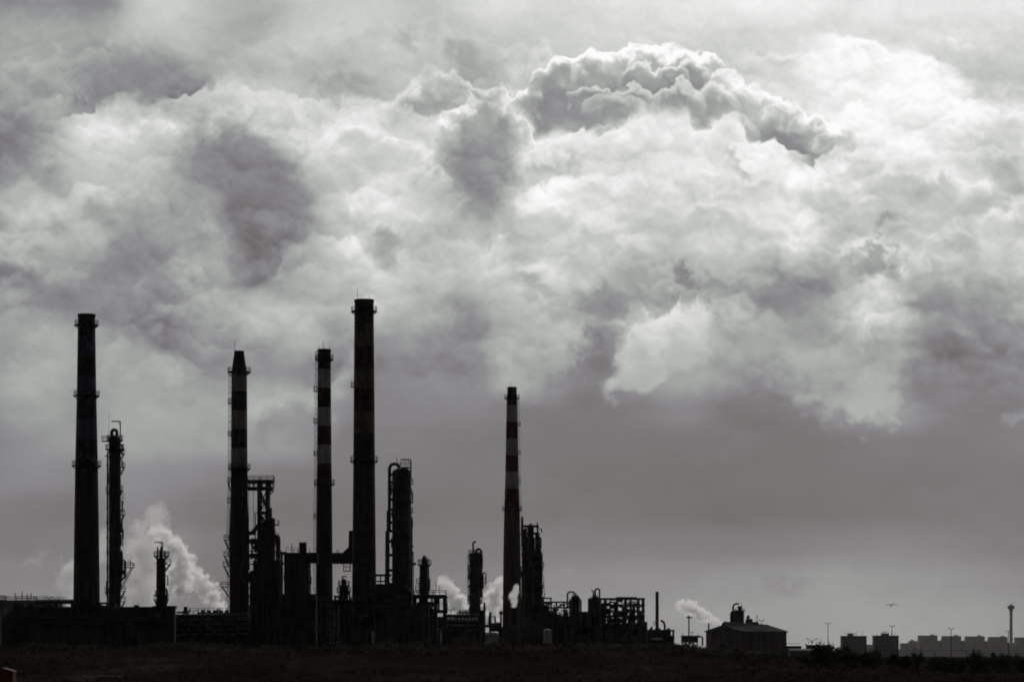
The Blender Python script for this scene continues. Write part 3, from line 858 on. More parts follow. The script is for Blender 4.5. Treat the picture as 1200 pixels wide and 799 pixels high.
pipe(t, [a.p(142.6, 603, 1), a.p(143.2, 640, 1)], .13); pipe(t, [a.p(152.8, 664, 0), a.p(152.8, 657, 0), a.p(150.6, 656.4, 0)], .12)
ladder(t, a.X(141.6), 715, a.Z(602), a.Z(575), 1, cage=True)
ladder(t, a.X(127.6), 714, a.Z(712), a.Z(576), -1, cage=False)

clutter(t, a, 127.5, 141.6, 520, 705, 26, 5)
t, a = column('short column with hook-shaped crane arm, beside the large left steam plume', 189.2, 730, 653, 712, 4.9)
davit(t, a, 190.4, 181.4, 635, 655)
for u, v in ((184.8, 641), (187.4, 644), (188.8, 640), (193.2, 646)): pipe(t, [a.p(u, 656), a.p(u, v)], .22, name='vent')
ring_gallery(t, (a.X(189.2), 730, a.Z(651)), a.S(4.9), a.S(4.4)); ring_gallery(t, (a.X(189.2), 730, a.Z(697)), a.S(5.2), a.S(2.6))
side_platform(t, a, 194, 200.3, 660.5, brace=1.8); side_platform(t, a, 184, 180.5, 701.5, brace=2); side_platform(t, a, 194, 197.5, 701.5, brace=2)
pipe(t, [a.p(184.6, 655, -.6), a.p(184.4, 700, -.6)], .2); pipe(t, [a.p(186.0, 655, -.9), a.p(186.0, 700, -.9)], .16)
MB().lathe((a.X(189.2), 730, a.Z(716)), [(a.S(7), 0), (a.S(6.2), a.S(14)), (a.S(5), a.S(18))], 20).build('skirt', M_STEEL, t)

clutter(t, a, 184.4, 194.2, 655, 706, 9, 6)
# ---------------------------------------------------------------- low dark buildings at the left edge
a = At(705)
def clad_building(name, label, cat, u0, u1, v_top, d, dep, m, roof_lip=.4, group=None):
    a = At(d); x0, x1 = a.X(u0), a.X(u1); zt = a.Z(v_top); zb = min(ground(x0, d), ground(x1, d)) - .6
    t = thing(name, label, cat, ((x0 + x1) / 2, d, zb), group)
    MB().box(((x0 + x1) / 2, d + dep / 2, (zb + zt) / 2), (x1 - x0, dep, zt - zb)).build('wall', m, t)
    MB().box(((x0 + x1) / 2, d + dep / 2, zt + roof_lip / 2 + .003), (x1 - x0 + .5, dep + .5, roof_lip)).build('roof', M_STEEL, t)
    n = int((x1 - x0) / 1.2); b = MB()
    for i in range(n): b.box((x0 + (i + .5) * (x1 - x0) / n, d - .05, (zb + zt) / 2 - .2), (.18, .1, zt - zb - .6))
    b.build('cladding_ribs', m, t, 'stuff')
    return t, a
t, a = clad_building('workshop', 'long flat-roofed black workshop below the leftmost chimney', 'building', 16, 204, 712.6, 690, 3.5, M_DARKC)
for u in (21, 28, 52, 70, 100, 130, 160, 185):
    w = MB().box((a.X(u), 689.93, a.Z(720)), (1.1, .1, 1.4)).build('window', M_GLASS, t)
    MB().box((a.X(u), 689.9, a.Z(720) - .78), (1.4, .2, .14)).build('sill', M_STEEL2, w)
for k, v in enumerate((724, 727.5, 731)):
    pipe(t, [(a.X(30 + 10 * k), 688.9, a.Z(v)), (a.X(196), 688.9, a.Z(v))], .18, M_STEEL)
rnd = random.Random(9)
for k in range(16):
    u = rnd.uniform(20, 178); h = rnd.uniform(.4, 1.3); w = rnd.uniform(.5, 2.2)
    MB().box((a.X(u), 690 + rnd.uniform(.8, 2.6), a.Z(712.6) + .42 + h / 2), (w, w, h)).build('roof_unit', M_STEEL, t)
pipe(t, [(a.X(60), 691, a.Z(711.2)), (a.X(178), 691, a.Z(711.2))], .16, M_STEEL)
for u in (40, 90, 150): MB().box((a.X(u), 689.92, a.Z(742)), (2.4, .14, 4.6)).build('door', M_STEEL, t)
for u in (34, 62, 84, 112, 136, 172): MB().box((a.X(u), 689.9, a.Z(736)), (.3, .2, 9)).build('downpipe', M_STEEL, t)
MB().prism([(a.X(2), 690.5, a.Z(724)), (a.X(16), 690.5, a.Z(712.8)), (a.X(16), 690.5, a.Z(760)), (a.X(2), 690.5, a.Z(760))], (0, 2.5, 0)).build('side_ramp', M_DARKC, t)
t, a = clad_building('plant_room', 'low black plant room under the short hook-armed column', 'building', 180, 204.5, 711.4, 722, 3, M_DARKC)
MB().box((a.X(193), 722 - .08, a.Z(730)), (2.4, .12, 4)).build('door', M_STEEL2, t)

# storage tanks behind
def tank(label, u, d, hw, v_top, m, cone=.12, group=None, rail=True):
    a = At(d); zb = gbase(u, d); r = a.S(hw); zt = a.Z(v_top)
    t = thing('storage_tank', label, 'storage tank', (a.X(u), d, zb), group)
    MB().lathe((a.X(u), d, 0), [(r, zb), (r, zt), (r + .12, zt), (r + .12, zt + .2), (r - .1, zt + .2), (.02, zt + .2 + r * cone)], 40).build('shell', m, t)
    b = MB()
    for k in range(1, 5):
        z = zb + (zt - zb) * k / 5; b.lathe((a.X(u), d, z), [(r, -.06), (r + .07, -.06), (r + .07, .06), (r, .06)], 40, False)
    b.build('plate_joints', m, t, 'stuff')
    if rail:
        pts = [(a.X(u) + math.cos(2 * math.pi * k / 24) * r, d + math.sin(2 * math.pi * k / 24) * r, zt + .2) for k in range(24)]
        railing(t, pts, closed=True)
    return t, a
t, a = tank('round grey storage tank cut by the left edge of the view', -6, 800, 14, 703.2, M_TANK, .03)
t, a = tank('broad grey storage tank right of the edge tank, with pipe stubs on its roof', 37, 860, 40, 704.4, M_TANK, .015)
for u, v in ((18, 694), (20, 700), (26, 692.5), (32, 696), (34, 700), (36.5, 694), (40, 699), (43, 698)):
    pipe(t, [a.p(u, 705), a.p(u, v)], .14, name='vent')
for v in (698.5, 700.5): pipe(t, [a.p(18, v), a.p(43, v)], .09, name='handrail')
a = At(712)
t = thing('pipe_bridge', 'black pipe bridge running to the foot of the leftmost chimney', 'pipe bridge', (a.X(65), 712, gbase(65, 712)))
for k, (v, r, dy) in enumerate(((703.6, .35, 0), (705.3, .3, .7), (704.6, .3, -.7))): pipe(t, [a.p(42, v, dy), a.p(87, v, dy)], r, M_STEEL)
MB().box(((a.X(42) + a.X(87)) / 2, 712, a.Z(706.6)), (a.S(45), 2.2, .3)).build('girder', M_STEEL, t)
for u in (45, 58, 72): MB().box((a.X(u), 712, (a.Z(707.5) + gbase(u, 712)) / 2), (.4, .4, a.Z(707.5) - gbase(u, 712))).build('post', M_STEEL, t)
pipe(t, [a.p(42, 704, 0), a.p(40, 707, 0), a.p(40, 716, 0)], .3)
t = thing('pipe_rack', 'low pipe rack between the leftmost chimney and the pipe-clad column', 'pipe rack', At(706).p(120, 712))
a = At(706)
for v in (706.5, 710): pipe(t, [a.p(116, v), a.p(128, v)], .25, M_STEEL)
for u in (118, 125): MB().box((a.X(u), 706, (a.Z(706) + gbase(u, 706)) / 2), (.3, .3, a.Z(706) - gbase(u, 706))).build('post', M_STEEL, t)

# vent stack under the big plume and the pipe corridor right of it
a = At(745)
t = thing('vent_stack', 'stubby steam vent at the root of the large left plume', 'vent', (a.X(217.5), 745, gbase(217, 745)))
zb = gbase(217, 745)
MB().lathe((a.X(217.5), 745, 0), [(a.S(3.8), zb), (a.S(3.8), a.Z(716)), (a.S(2.4), a.Z(715)), (a.S(2.2), a.Z(711)), (a.S(2.5), a.Z(711)), (a.S(2.5), a.Z(710.4)), (a.S(1.8), a.Z(710.4)), (a.S(1.6), a.Z(714))], 20).build('shell', M_STEEL, t)
pipe(t, [a.p(207, 717.4), a.p(214, 717)], .25); pipe(t, [a.p(221, 716), a.p(222.5, 713), a.p(222.5, 718)], .2)
a = At(760); rnd = random.Random(3)
t = thing('cooling_tower', 'low cooling tower row with ragged pipe stubs, left of the wide-platform chimney', 'cooling tower', (a.X(252), 760, gbase(252, 760)))
zb = gbase(252, 760)
MB().box(((a.X(231) + a.X(272)) / 2, 764, (zb + a.Z(717)) / 2), (a.S(41), 8, a.Z(717) - zb)).build('wall', M_STEEL, t)
for u in range(236, 272, 7):
    f = MB().lathe((a.X(u), 764, a.Z(717)), [(a.S(3.0), 0), (a.S(2.3), a.S(1.2)), (a.S(2.5), a.S(2.3)), (a.S(2.2), a.S(2.3)), (a.S(2.0), 0)], 16).build('fan_stack', M_STEEL, t)
for k in range(22):
    u = rnd.uniform(226, 272); pipe(t, [a.p(u, 719), a.p(u, rnd.uniform(712.5, 716))], .14, name='vent', n=5)
railing(t, [a.p(222, 718, 0), a.p(272, 718, 0)], h=1.3)
a = At(728)
t = thing('pipe_corridor', 'long bundle of horizontal pipes on sleepers, below the large left plume', 'pipe rack', (a.X(248), 728, gbase(248, 728)))
for k, (v, r) in enumerate(((721.5, .5), (725.5, .4), (728.5, .45), (732.5, .5), (738, .35), (744, .4))): pipe(t, [a.p(204, v, -k * .4), a.p(292, v - .8, -k * .4)], r, (M_STEEL, M_STEEL2)[k % 2])
for u in range(208, 292, 14): MB().box((a.X(u), 727.5, (a.Z(720) + gbase(u, 728)) / 2), (.5, 4, a.Z(720) - gbase(u, 728))).build('post', M_STEEL, t)
MB().box((a.X(248), 731, (a.Z(722) + gbase(248, 731)) / 2), (a.S(88), 1.2, a.Z(722) - gbase(248, 731))).build('dike_wall', M_STEEL, t)

# ---------------------------------------------------------------- reactor structure right of the second chimney
a = At(744); d = 744
t = thing('reactor_structure', 'tall open steel tower with cross braces and a flat top deck, beside the wide-platform chimney', 'reactor structure', (a.X(306), d, gbase(306, d)))
frame(t, a, [304.2, 314.0], [563, 570.5, 600, 619, 640, 662, 684, 703], 5.0, .75, .5, [(0, 573, 600), (0, 600, 619), (0, 619, 640), (0, 640, 662), (0, 662, 684)],
      decks=[(289.5, 321.5, 563.2), (289.5, 321.0, 571.5)])
MB().box(((a.X(290) + a.X(321)) / 2, d, a.Z(564.6)), (a.S(31), 5.2, a.S(2.2))).build('top_girder', M_STEEL, t)
MB().box(((a.X(290) + a.X(320)) / 2, d, a.Z(573.2)), (a.S(30), 5.0, a.S(2))).build('lower_girder', M_STEEL, t)
for u in (293, 298, 308, 318): MB().bar(a.p(u, 574, -2), a.p(u, 564, -2), .25).build('strut', M_STEEL, t)
for s in (-1, 1): MB().bar(a.p(314.2, 580, s * 2.4), a.p(320, 574, s * 2.4), .25).build('knee_brace', M_STEEL, t)
for u in (291.6, 297): MB().cyl(a.p(u, 575), a.p(u, 632), .07, n=5).build('hoist_cable', M_STEEL, t)
MB().tube([a.p(303, 562), a.p(305, 559.4), a.p(307, 562)], .1, 5).build('lifting_eye', M_STEEL, t)
for k, (u, hw, v0, v1, m) in enumerate(((309, 4.8, 612, 720, M_STEEL), (318.2, 4.3, 606, 735, M_STEEL), (300.5, 5.0, 655, 735, M_STEEL2), (326.5, 3.6, 655, 740, M_STEEL), (295.0, 2.6, 668, 735, M_STEEL))):
    vessel(t, (a.X(u), d + (k % 3 - 1) * 2.0), a.S(hw), gbase(u, d), a.Z(v0), m, 'vessel')
drum(t, a, 292, 303, 634, a.S(3.6)); drum(t, a, 291.5, 304, 651, a.S(3.0)); drum(t, a, 296, 309, 641, a.S(4.6), dy=1.5)
pipe(t, [a.p(291, 625), a.p(296, 624), a.p(301, 617), a.p(304.5, 614)], .55)
pipe(t, [a.p(320, 640), a.p(320, 632), *arc(a.p(323, 631.5), a.S(3), 180, 0, 8), a.p(326, 690)], .65, name='gooseneck')
pipe(t, [a.p(299, 600), a.p(299.5, 640)], .14); pipe(t, [a.p(312, 616), a.p(312.5, 598), a.p(316, 596)], .3); pipe(t, [a.p(316.5, 625), a.p(316.5, 596)], .3)
for (u0, u1, v) in ((313, 327, 615), (292, 300, 626), (303, 318, 600), (304, 316, 619), (293, 303, 661), (303, 314, 665), (296, 304, 684), (296, 303, 703)):
    dk = MB().box(((a.X(u0) + a.X(u1)) / 2, d - 1.2, a.Z(v)), (a.X(u1) - a.X(u0), 4.0, .2)).build('deck', M_STEEL, t)
    railing(dk, [(a.X(u0), d - 3.1, a.Z(v) + .1), (a.X(u1), d - 3.1, a.Z(v) + .1), (a.X(u1), d + .7, a.Z(v) + .1)])
for u, v in ((321, 619), (323, 622), (326, 624), (327.5, 640), (329, 644), (318, 595)): pipe(t, [a.p(u, v + 14, 1), a.p(u, v, 1)], .12, name='vent', n=5)
rnd = random.Random(11)
for k in range(26):
    u = rnd.uniform(292, 328); v = rnd.uniform(628, 712); l = rnd.uniform(5, 14)
    u2 = min(u + l, 330)
    pts = [a.p(u, v + rnd.uniform(6, 22), rnd.uniform(-2, 2)), a.p(u, v, rnd.uniform(-2, 2)), a.p(u2, v, 0)] if rnd.random() < .5 else [a.p(u, v), a.p(u2, v)]
    pipe(t, pts, rnd.uniform(.14, .32), (M_STEEL, M_STEEL2)[k % 2], n=6)

clutter(t, a, 304, 314, 576, 640, 14, 8, 4); clutter(t, a, 293, 329, 660, 715, 20, 18, 4); clutter(t, a, 305, 322, 622, 660, 14, 28, 4)
# ---------------------------------------------------------------- fired heater with duct left of the slim chimney
a = At(755); d = 755
t = thing('fired_heater', 'black box-shaped furnace with a roof vent, left of the slim banded chimney', 'furnace', (a.X(350), d, gbase(350, d)))
zb = gbase(350, d)
MB().box(((a.X(336) + a.X(363)) / 2, d, (zb + a.Z(648)) / 2), (a.S(27), 9, a.Z(648) - zb)).build('casing', M_STEEL, t)
MB().box(((a.X(362) + a.X(372.5)) / 2, d, a.Z(653.5)), (a.S(11), 6, a.S(12))).build('flue', M_STEEL, t)
MB().box(((a.X(329) + a.X(372)) / 2, d - 1, (zb + a.Z(696)) / 2), (a.S(43), 10, a.Z(696) - zb)).build('base_casing', M_STEEL, t)
MB().box(((a.X(351) + a.X(359)) / 2, d, a.Z(642)), (a.S(8), 3.4, a.S(12.5))).build('roof_vent', M_STEEL, t)
for u in (351.5, 354, 356.5, 358.5): pipe(t, [a.p(u, 637), a.p(u, 634.5)], .12, name='stub', n=5)
for u in (342, 344.5, 349, 363): pipe(t, [a.p(u, 648), a.p(u, 637 if u == 342 else 643)], .1, name='vent', n=5)
railing(t, [a.p(336.5, 647.6, -4), a.p(351, 647.6, -4)], h=1.3)
MB().bar(a.p(336, 648), a.p(328, 648), .6).build('pipe_beam', M_STEEL, t)
MB().bar(a.p(336, 660), a.p(328, 660), .4).build('pipe_beam', M_STEEL, t)
for u in (330.5, 334): MB().bar(a.p(u, 648), a.p(u, 700), .5).build('post', M_STEEL, t)
for i in range(4):
    MB().box(((a.X(338.5) + i * a.S(7)), d - 4.6, a.Z(672)), (.35, .3, a.S(46))).build('buckstay', M_STEEL2, t)
pipe(t, [a.p(331, 700, -7), a.p(331, 742, -7)], .14)

railing(t, [a.p(337, 696, -5.8), a.p(371, 696, -5.8)], h=1.3)
clutter(t, a, 336, 363, 650, 700, 14, 21, 8)
# slender frame with pale vertical pipes under the slim chimney
a = At(715); d = 715
t = thing('exchanger_bank', 'bank of pale vertical pipes at the foot of the slim banded chimney', 'heat exchanger', (a.X(390), d, gbase(390, d)))
for k in range(6):
    u = 384.6 + k * 2.3
    MB().cyl((a.X(u), d + (k % 2) * .5, gbase(u, d)), (a.X(u), d + (k % 2) * .5, a.Z(709)), .2, n=8).build('pipe', M_INSUL if k % 2 else M_STEEL2, t)
for v in (710, 722, 735, 747): MB().box((a.X(390.5), d, a.Z(v)), (a.S(15), 1.4, .3)).build('header', M_STEEL2, t)
# small column between the slim and the tallest
t, a = column('small stub column with two round walkways between the slim and the tallest chimney', 403.0, 742, 684, 712, 5.2, group=None)
davit(t, a, 401.0, 406, 675, 690, r=.13)
MB().lathe((a.X(403), 742, a.Z(688)), [(a.S(3), 0), (a.S(3), a.S(8)), (a.S(1.5), a.S(10))], 14).build('head', M_STEEL, t)
ring_gallery(t, (a.X(403), 742, a.Z(685.5)), a.S(3), a.S(4)); ring_gallery(t, (a.X(403), 742, a.Z(693)), a.S(5), a.S(3.4))
pipe(t, [a.p(409.5, 692), a.p(409.8, 705)], .2); pipe(t, [a.p(395, 698), a.p(398, 700), a.p(398, 710)], .4, M_RUST)
a = At(735); d = 735
t = thing('pump_house', 'low black pump house filling the gap between furnace and tallest chimney', 'building', (a.X(400), d, gbase(400, d)))
zb = gbase(400, d)
MB().box(((a.X(372) + a.X(440)) / 2, d + 4, (zb + a.Z(704)) / 2), (a.S(68), 7, a.Z(704) - zb)).build('wall', M_DARKC, t)
MB().box(((a.X(372) + a.X(440)) / 2, d + 4, a.Z(703.2)), (a.S(69), 7.6, .4)).build('roof', M_STEEL, t)
railing(t, [a.p(373, 702.6, 1), a.p(439, 702.6, 1)], h=1.2)
for u, h_ in ((377, 5), (383, 3), (392, 6), (410, 4), (418, 7), (428, 3)): pipe(t, [a.p(u, 703, 3), a.p(u, 703 - h_, 3)], .3, M_STEEL, 'vent')
for k in range(9): MB().box((a.X(376 + 7 * k), d + .42, a.Z(730)), (.3, .2, a.S(48))).build('buttress', M_STEEL2, t)

# ---------------------------------------------------------------- big domed column
t, a = column('fat domed column with a thick bent pipe down its left side', 470.8, 735, 548, 700, 11.3, dome=.5, group=None)
d = 735
pipe(t, [a.p(468, 548), *[p for p in (a.p(466, 544.5), a.p(462, 543.2), a.p(458.5, 544.5), a.p(456.5, 548))], a.p(456.3, 600)], a.S(2.0), name='overhead_line', n=12)
pipe(t, [a.p(455.6, 598), a.p(455.6, 622)], a.S(2.7), name='expansion_joint', n=12)
pipe(t, [a.p(455.2, 620), a.p(454.6, 624), a.p(454.6, 700)], a.S(2.1), name='overhead_line', n=12)
pipe(t, [a.p(452.2, 622, 1), a.p(451.6, 700, 1)], a.S(.8), n=8)
for v in (556, 565, 585, 597, 612, 622, 634, 650, 668, 684): MB().bar(a.p(455, v), a.p(461, v), .5).build('pipe_support', M_STEEL, t)
davit(t, a, 481.6, 469.5, 538.4, 560)
MB().bar(a.p(474, 536), a.p(474, 541), .12).build('hook', M_STEEL, t)
dk = MB().box((a.X(476), d, a.Z(547.8)), (a.S(12), 4, .18)).build('top_deck', M_STEEL, t)
railing(dk, [(a.X(469), d - 1.9, a.Z(547.6)), (a.X(481.5), d - 1.9, a.Z(547.6)), (a.X(481.5), d + 1.9, a.Z(547.6)), (a.X(469), d + 1.9, a.Z(547.6))], closed=True, h=1.3)
pipe(t, [a.p(466, 546), a.p(465.4, 539), a.p(464.4, 537)], .1, name='vent', n=5)
side_platform(t, a, 481.6, 484.2, 566.5); side_platform(t, a, 481.6, 484, 600)
pipe(t, [a.p(481, 603), a.p(482.8, 606), a.p(482.9, 700)], a.S(.7), n=8)
pipe(t, [a.p(484.0, 646), a.p(484.4, 650), a.p(484.4, 700)], a.S(.55), n=8)
for v in (640, 648, 660): MB().bar(a.p(481, v), a.p(484.6, v), .3).build('pipe_support', M_STEEL, t)
MB().bar(a.p(482, 660.5), a.p(487.5, 660.5), .5).build('landing', M_STEEL, t)

clutter(t, a, 460, 482, 556, 690, 10, 9)
# reactor house below it
a = At(722); d = 722
t = thing('converter_house', 'dark hopper-shouldered process house under the fat domed column', 'process building', (a.X(468), d, gbase(468, d)))
zb = gbase(468, d)
MB().prism([(a.X(436), d, zb), (a.X(436), d, a.Z(683.5)), (a.X(474), d, a.Z(685)), (a.X(482.5), d, a.Z(694)), (a.X(482.5), d, zb)], (0, 9, 0)).build('hopper', M_DARKC, t)
MB().box(((a.X(441) + a.X(503)) / 2, d - 1.6, (zb + a.Z(711)) / 2), (a.S(62), 4, a.Z(711) - zb)).build('wall', M_CONC, t)
MB().box(((a.X(440) + a.X(504)) / 2, d - 1.6, a.Z(710.3)), (a.S(65), 4.6, .35)).build('roof', M_STEEL, t)
for k in range(7): MB().box((a.X(444 + 9 * k), d - 3.7, (zb + a.Z(712)) / 2), (.35, .25, a.Z(713) - zb)).build('pilaster', M_CONC, t)
MB().lathe((a.X(432), d - 4, 0), [(a.S(3.6), a.Z(712)), (a.S(3.0), a.Z(706)), (a.S(1.2), a.Z(698)), (a.S(1.2), a.Z(684))], 14).build('cyclone', M_STEEL2, t)
MB().box(((a.X(437) + a.X(458)) / 2, d - .3, a.Z(673.8)), (a.S(22), 2.5, .5)).build('walkway_beam', M_STEEL, t)
for u in (440, 446, 451.5): MB().bar(a.p(u, 674, -.3), a.p(u, 684, -.3), .3).build('post', M_STEEL, t)
MB().bar(a.p(438, 681, -1), a.p(452, 681, -1), .25).build('handrail', M_STEEL, t)
MB().cyl((a.X(439.5), d - 4, zb), (a.X(439.5), d - 4, a.Z(712)), .5, n=10).build('downpipe', M_STEEL2, t)
MB().lathe((a.X(438), d - 5, 0), [(a.S(2), zb), (a.S(2), a.Z(742)), (a.S(1), a.Z(740))], 12).build('small_vessel', M_TANK, t)

# thin column and its table frame
t, a = column('thin column with a crown-like round walkway, standing on the steel table frame', 497.3, 742, 659, 700, 4.3)
ring_gallery(t, (a.X(497.3), 742, a.Z(661)), a.S(4.3), a.S(3.8))
MB().lathe((a.X(497.3), 742, a.Z(660)), [(a.S(3.6), 0), (a.S(3.4), a.S(5)), (a.S(2), a.S(8)), (a.S(.6), a.S(9))], 14).build('head', M_STEEL, t)
for u, v in ((492, 654), (496, 650.5), (498.6, 650.5), (501.5, 653)): pipe(t, [a.p(u, 660), a.p(u, v)], .13, name='vent', n=5)
side_platform(t, a, 493.4, 486.8, 691, brace=2); side_platform(t, a, 493.4, 487.6, 683); side_platform(t, a, 501.4, 504, 690)
pipe(t, [a.p(492.6, 662, -1), a.p(492.6, 700, -1)], .18); pipe(t, [a.p(502.2, 665, 1), a.p(502.2, 700, 1)], .16)
clutter(t, a, 493.4, 501.6, 664, 696, 8, 10)
a = At(738); d = 738
t = thing('table_frame', 'open steel table frame with handrails, right of the fat domed column', 'steel frame', (a.X(505), d, gbase(505, d)))
frame(t, a, [486, 510.5, 521.2], [697.5, 714.5], 5.0, .85, .75, decks=[(484.5, 523.2, 697.2)])
frame_beam = MB().box(((a.X(511) + a.X(521)) / 2, d - 2.4, a.Z(716)), (a.S(10), .5, a.S(3))).build('girder', M_STEEL, t)
for u in (487, 492, 499.5, 506, 514): MB().box((a.X(u), d + 1, a.Z(707)), (.5, .5, a.S(16))).build('strut', M_STEEL, t)
drum(t, a, 488, 509, 708, a.S(3.4), dy=.8); vessel(t, (a.X(505), d), a.S(4), gbase(505, d), a.Z(712), M_STEEL2, 'vessel')
pipe(t, [a.p(512, 699), a.p(512, 706), a.p(515, 708)], .25); railing(t, [a.p(511, 713, 2), a.p(521, 713, 2)], h=1.5)
for u in (511, 514.5): pipe(t, [a.p(u, 691), a.p(u, 683 if u < 512 else 685)], .1, name='vent', n=5)
MB().lathe((a.X(516.5), d - 4, 0), [(a.S(1.6), gbase(516, d)), (a.S(1.6), a.Z(741)), (a.S(.5), a.Z(739))], 12).build('gas_bottle', M_GALV, t)
pipe(t, [a.p(512, 737.5, -4), a.p(518.6, 737.3, -4), a.p(518.6, 734.6, -4)], .2, M_GALV)
clutter(t, a, 484.5, 523, 699, 740, 12, 12, 4)
# ---------------------------------------------------------------- middle: domed column and low units
t, a = column('ladder-ringed domed column with a bent vent on its head, left of the solitary chimney', 556.6, 900, 646, 745, 6.4, M_STEEL2, None)
d = 900
pipe(t, [a.p(554.6, 648), a.p(554.4, 636.5), a.p(555.2, 634.8), a.p(557.8, 634.6)], .3, name='gooseneck')
pipe(t, [a.p(558, 646), a.p(559, 643.2), a.p(562, 643), a.p(564.0, 645.5), a.p(564.0, 700)], .4, name='overhead_line')
pipe(t, [a.p(566.2, 690), a.p(566.2, 673), *arc(a.p(567.8, 672.5), a.S(1.7), 180, 0, 6), a.p(569.5, 684)], .2)
for v, e in ((654.5, 547.2), (666, 549), (680, 547.6), (684.5, 547.6), (697, 548.2)): side_platform(t, a, 550.5, e, v)
for v, e in ((665.5, 565.8), (680.5, 569), (686.5, 569), (697, 565.5), (715, 569.5)): side_platform(t, a, 563, e, v)
ring_gallery(t, (a.X(556.6), d, a.Z(648.5)), a.S(5.6), a.S(2.4), br=False)
ladder(t, a.X(550.2), d, a.Z(740), a.Z(656), -1)
pipe(t, [a.p(567.6, 745), a.p(567.6, 707)], .35); MB().lathe((a.X(567.6), d, a.Z(708)), [(a.S(1.2), 0), (a.S(1.3), a.S(2)), (a.S(.4), a.S(3))], 10).build('relief_head', M_STEEL, t)
vessel(t, (a.X(565.5), d + 2), a.S(3.2), gbase(565, d), a.Z(714), M_STEEL, 'vessel')

for v, e in ((662, 1.9), (676, 2.4), (690, 1.8), (706, 2.2), (722, 1.8)): ring_gallery(t, (a.X(556.6), d, a.Z(v)), a.S(6.4), a.S(e))
clutter(t, a, 550.4, 563, 650, 742, 34, 14)
a = At(890); d = 890
t = thing('pipe_manifold', 'ribbed low pipe manifold shed between the table frame and the ladder-ringed column', 'pipe rack', (a.X(545), d, gbase(545, d)))
frame(t, a, [524, 534, 545, 560], [720.5, 729], 6, .4, .4)
MB().box(((a.X(508) + a.X(562)) / 2, d + 3.6, (gbase(540, d) + a.Z(722)) / 2), (a.S(54), .6, a.Z(722) - gbase(540, d))).build('back_wall', M_STEEL, t)
for k in range(9): MB().cyl(a.p(524.5 + k * 4.1, 726.5, -3.2), a.p(527.5 + k * 4.1, 726.5, -3.2), .75, n=10).build('exchanger_shell', M_INSUL, t)
pipe(t, [a.p(522, 721.4, -1), a.p(562, 721.4, -1)], .55); pipe(t, [a.p(536, 722), a.p(536, 717.5), a.p(550, 717.5)], .3)
for u in (539, 542.5, 546, 549): pipe(t, [a.p(u, 720), a.p(u, 716), a.p(u + 1.2, 714.5)], .22, name='valve_riser', n=6)
for u in (538.6, 545.4): MB().lathe(a.p(u, 716), [(a.S(.6), 0), (a.S(1.1), a.S(.7)), (a.S(.3), a.S(1.6))], 8).build('valve', M_STEEL, t)
for v in (733, 738): pipe(t, [a.p(523, v, -3), a.p(560, v, -3)], .3)
a = At(880); d = 880
t = thing('perimeter_wall', 'low pale concrete wall in front of the ribbed pipe manifold', 'wall', (a.X(541), d, gbase(541, d)))
MB().box(((a.X(522) + a.X(557)) / 2, d, (gbase(541, d) + a.Z(746)) / 2), (a.S(35), .3, a.Z(746) - gbase(541, d))).build('panel', M_CONC2, t)
for k in range(8): MB().box((a.X(523.5 + k * 4.6), d - .05, (gbase(541, d) + a.Z(745.5)) / 2), (.4, .45, a.Z(745.5) - gbase(541, d))).build('post', M_CONC2, t)
a = At(905); d = 905
t = thing('pump_skid', 'pump skid with a square pipe hoop, at the left foot of the solitary chimney', 'pump skid', (a.X(577), d, gbase(577, d)))
pipe(t, [a.p(574.5, 742), a.p(574.5, 717)], .4, name='standpipe'); pipe(t, [a.p(573, 735), a.p(573.4, 722), a.p(580, 722), a.p(581, 735)], .3, name='hoop')
pipe(t, [a.p(576, 731), a.p(588, 730)], .4); pipe(t, [a.p(566, 733), a.p(586, 733.5)], .5); drum(t, a, 575, 587, 737, a.S(2.6), M_STEEL2)
MB().lathe((a.X(587), d, 0), [(a.S(2.0), a.Z(719.5)), (a.S(1.9), a.Z(716)), (a.S(.6), a.Z(715.4))], 12).build('hopper', M_STEEL2, t)
MB().cyl((a.X(587), d, gbase(587, d)), a.p(587, 719.4), .3, n=8).build('leg', M_STEEL, t)
for u in (565, 568, 571, 576, 580): MB().box((a.X(u), d - 3, a.Z(745)), (a.S(1.8), 1.2, a.S(3.2))).build('instrument_box', M_PALE if u in (568, 580) else M_STEEL2, t)
for v in (741.5, 743.5): pipe(t, [a.p(549, v, -4), a.p(583, v, -4)], .16, M_GALV)

# bank and far pipe track closing the view between the units
b = MB()
prof_ = [(430, 747), (470, 741), (500, 735), (512, 730), (524, 728), (545, 733), (560, 740), (575, 742), (600, 741), (625, 742), (650, 750)]
a = At(1060)
top = [(a.X(u), a.Z(v + noise.noise((u * .1, 3, 1)) * 1.5)) for u, v in prof_]; zb = ZC + 1
b.add([q for x, z in top for q in ((x, 1048, zb), (x, 1060, z), (x, 1070, z), (x, 1090, zb))], [f for i in range(len(top) - 1) for f in ((i*4, i*4+4, i*4+5, i*4+1), (i*4+1, i*4+5, i*4+6, i*4+2), (i*4+2, i*4+6, i*4+7, i*4+3))] + [(0, 1, 2, 3), (len(top)*4-1, len(top)*4-2, len(top)*4-3, len(top)*4-4)], True)
b.build('earth_bank', M_GRASS, None, 'structure')

# low block house in front of the solitary chimney
t, a = clad_building('switch_house', 'squat dark switch house at the foot of the solitary chimney', 'building', 584, 607, 735.5, 950, 8, M_CONC2)
for u in (588, 592, 596, 602): MB().box((a.X(u), 949.9, a.Z(743)), (a.S(2), .14, a.S(3))).build('window', M_GLASS, t)
for u in (600.4, 603.2, 605.2): MB().box((a.X(u), 953, a.Z(734.2)), (a.S(1.1), 1, a.S(1.4))).build('roof_unit', M_PALE, t)

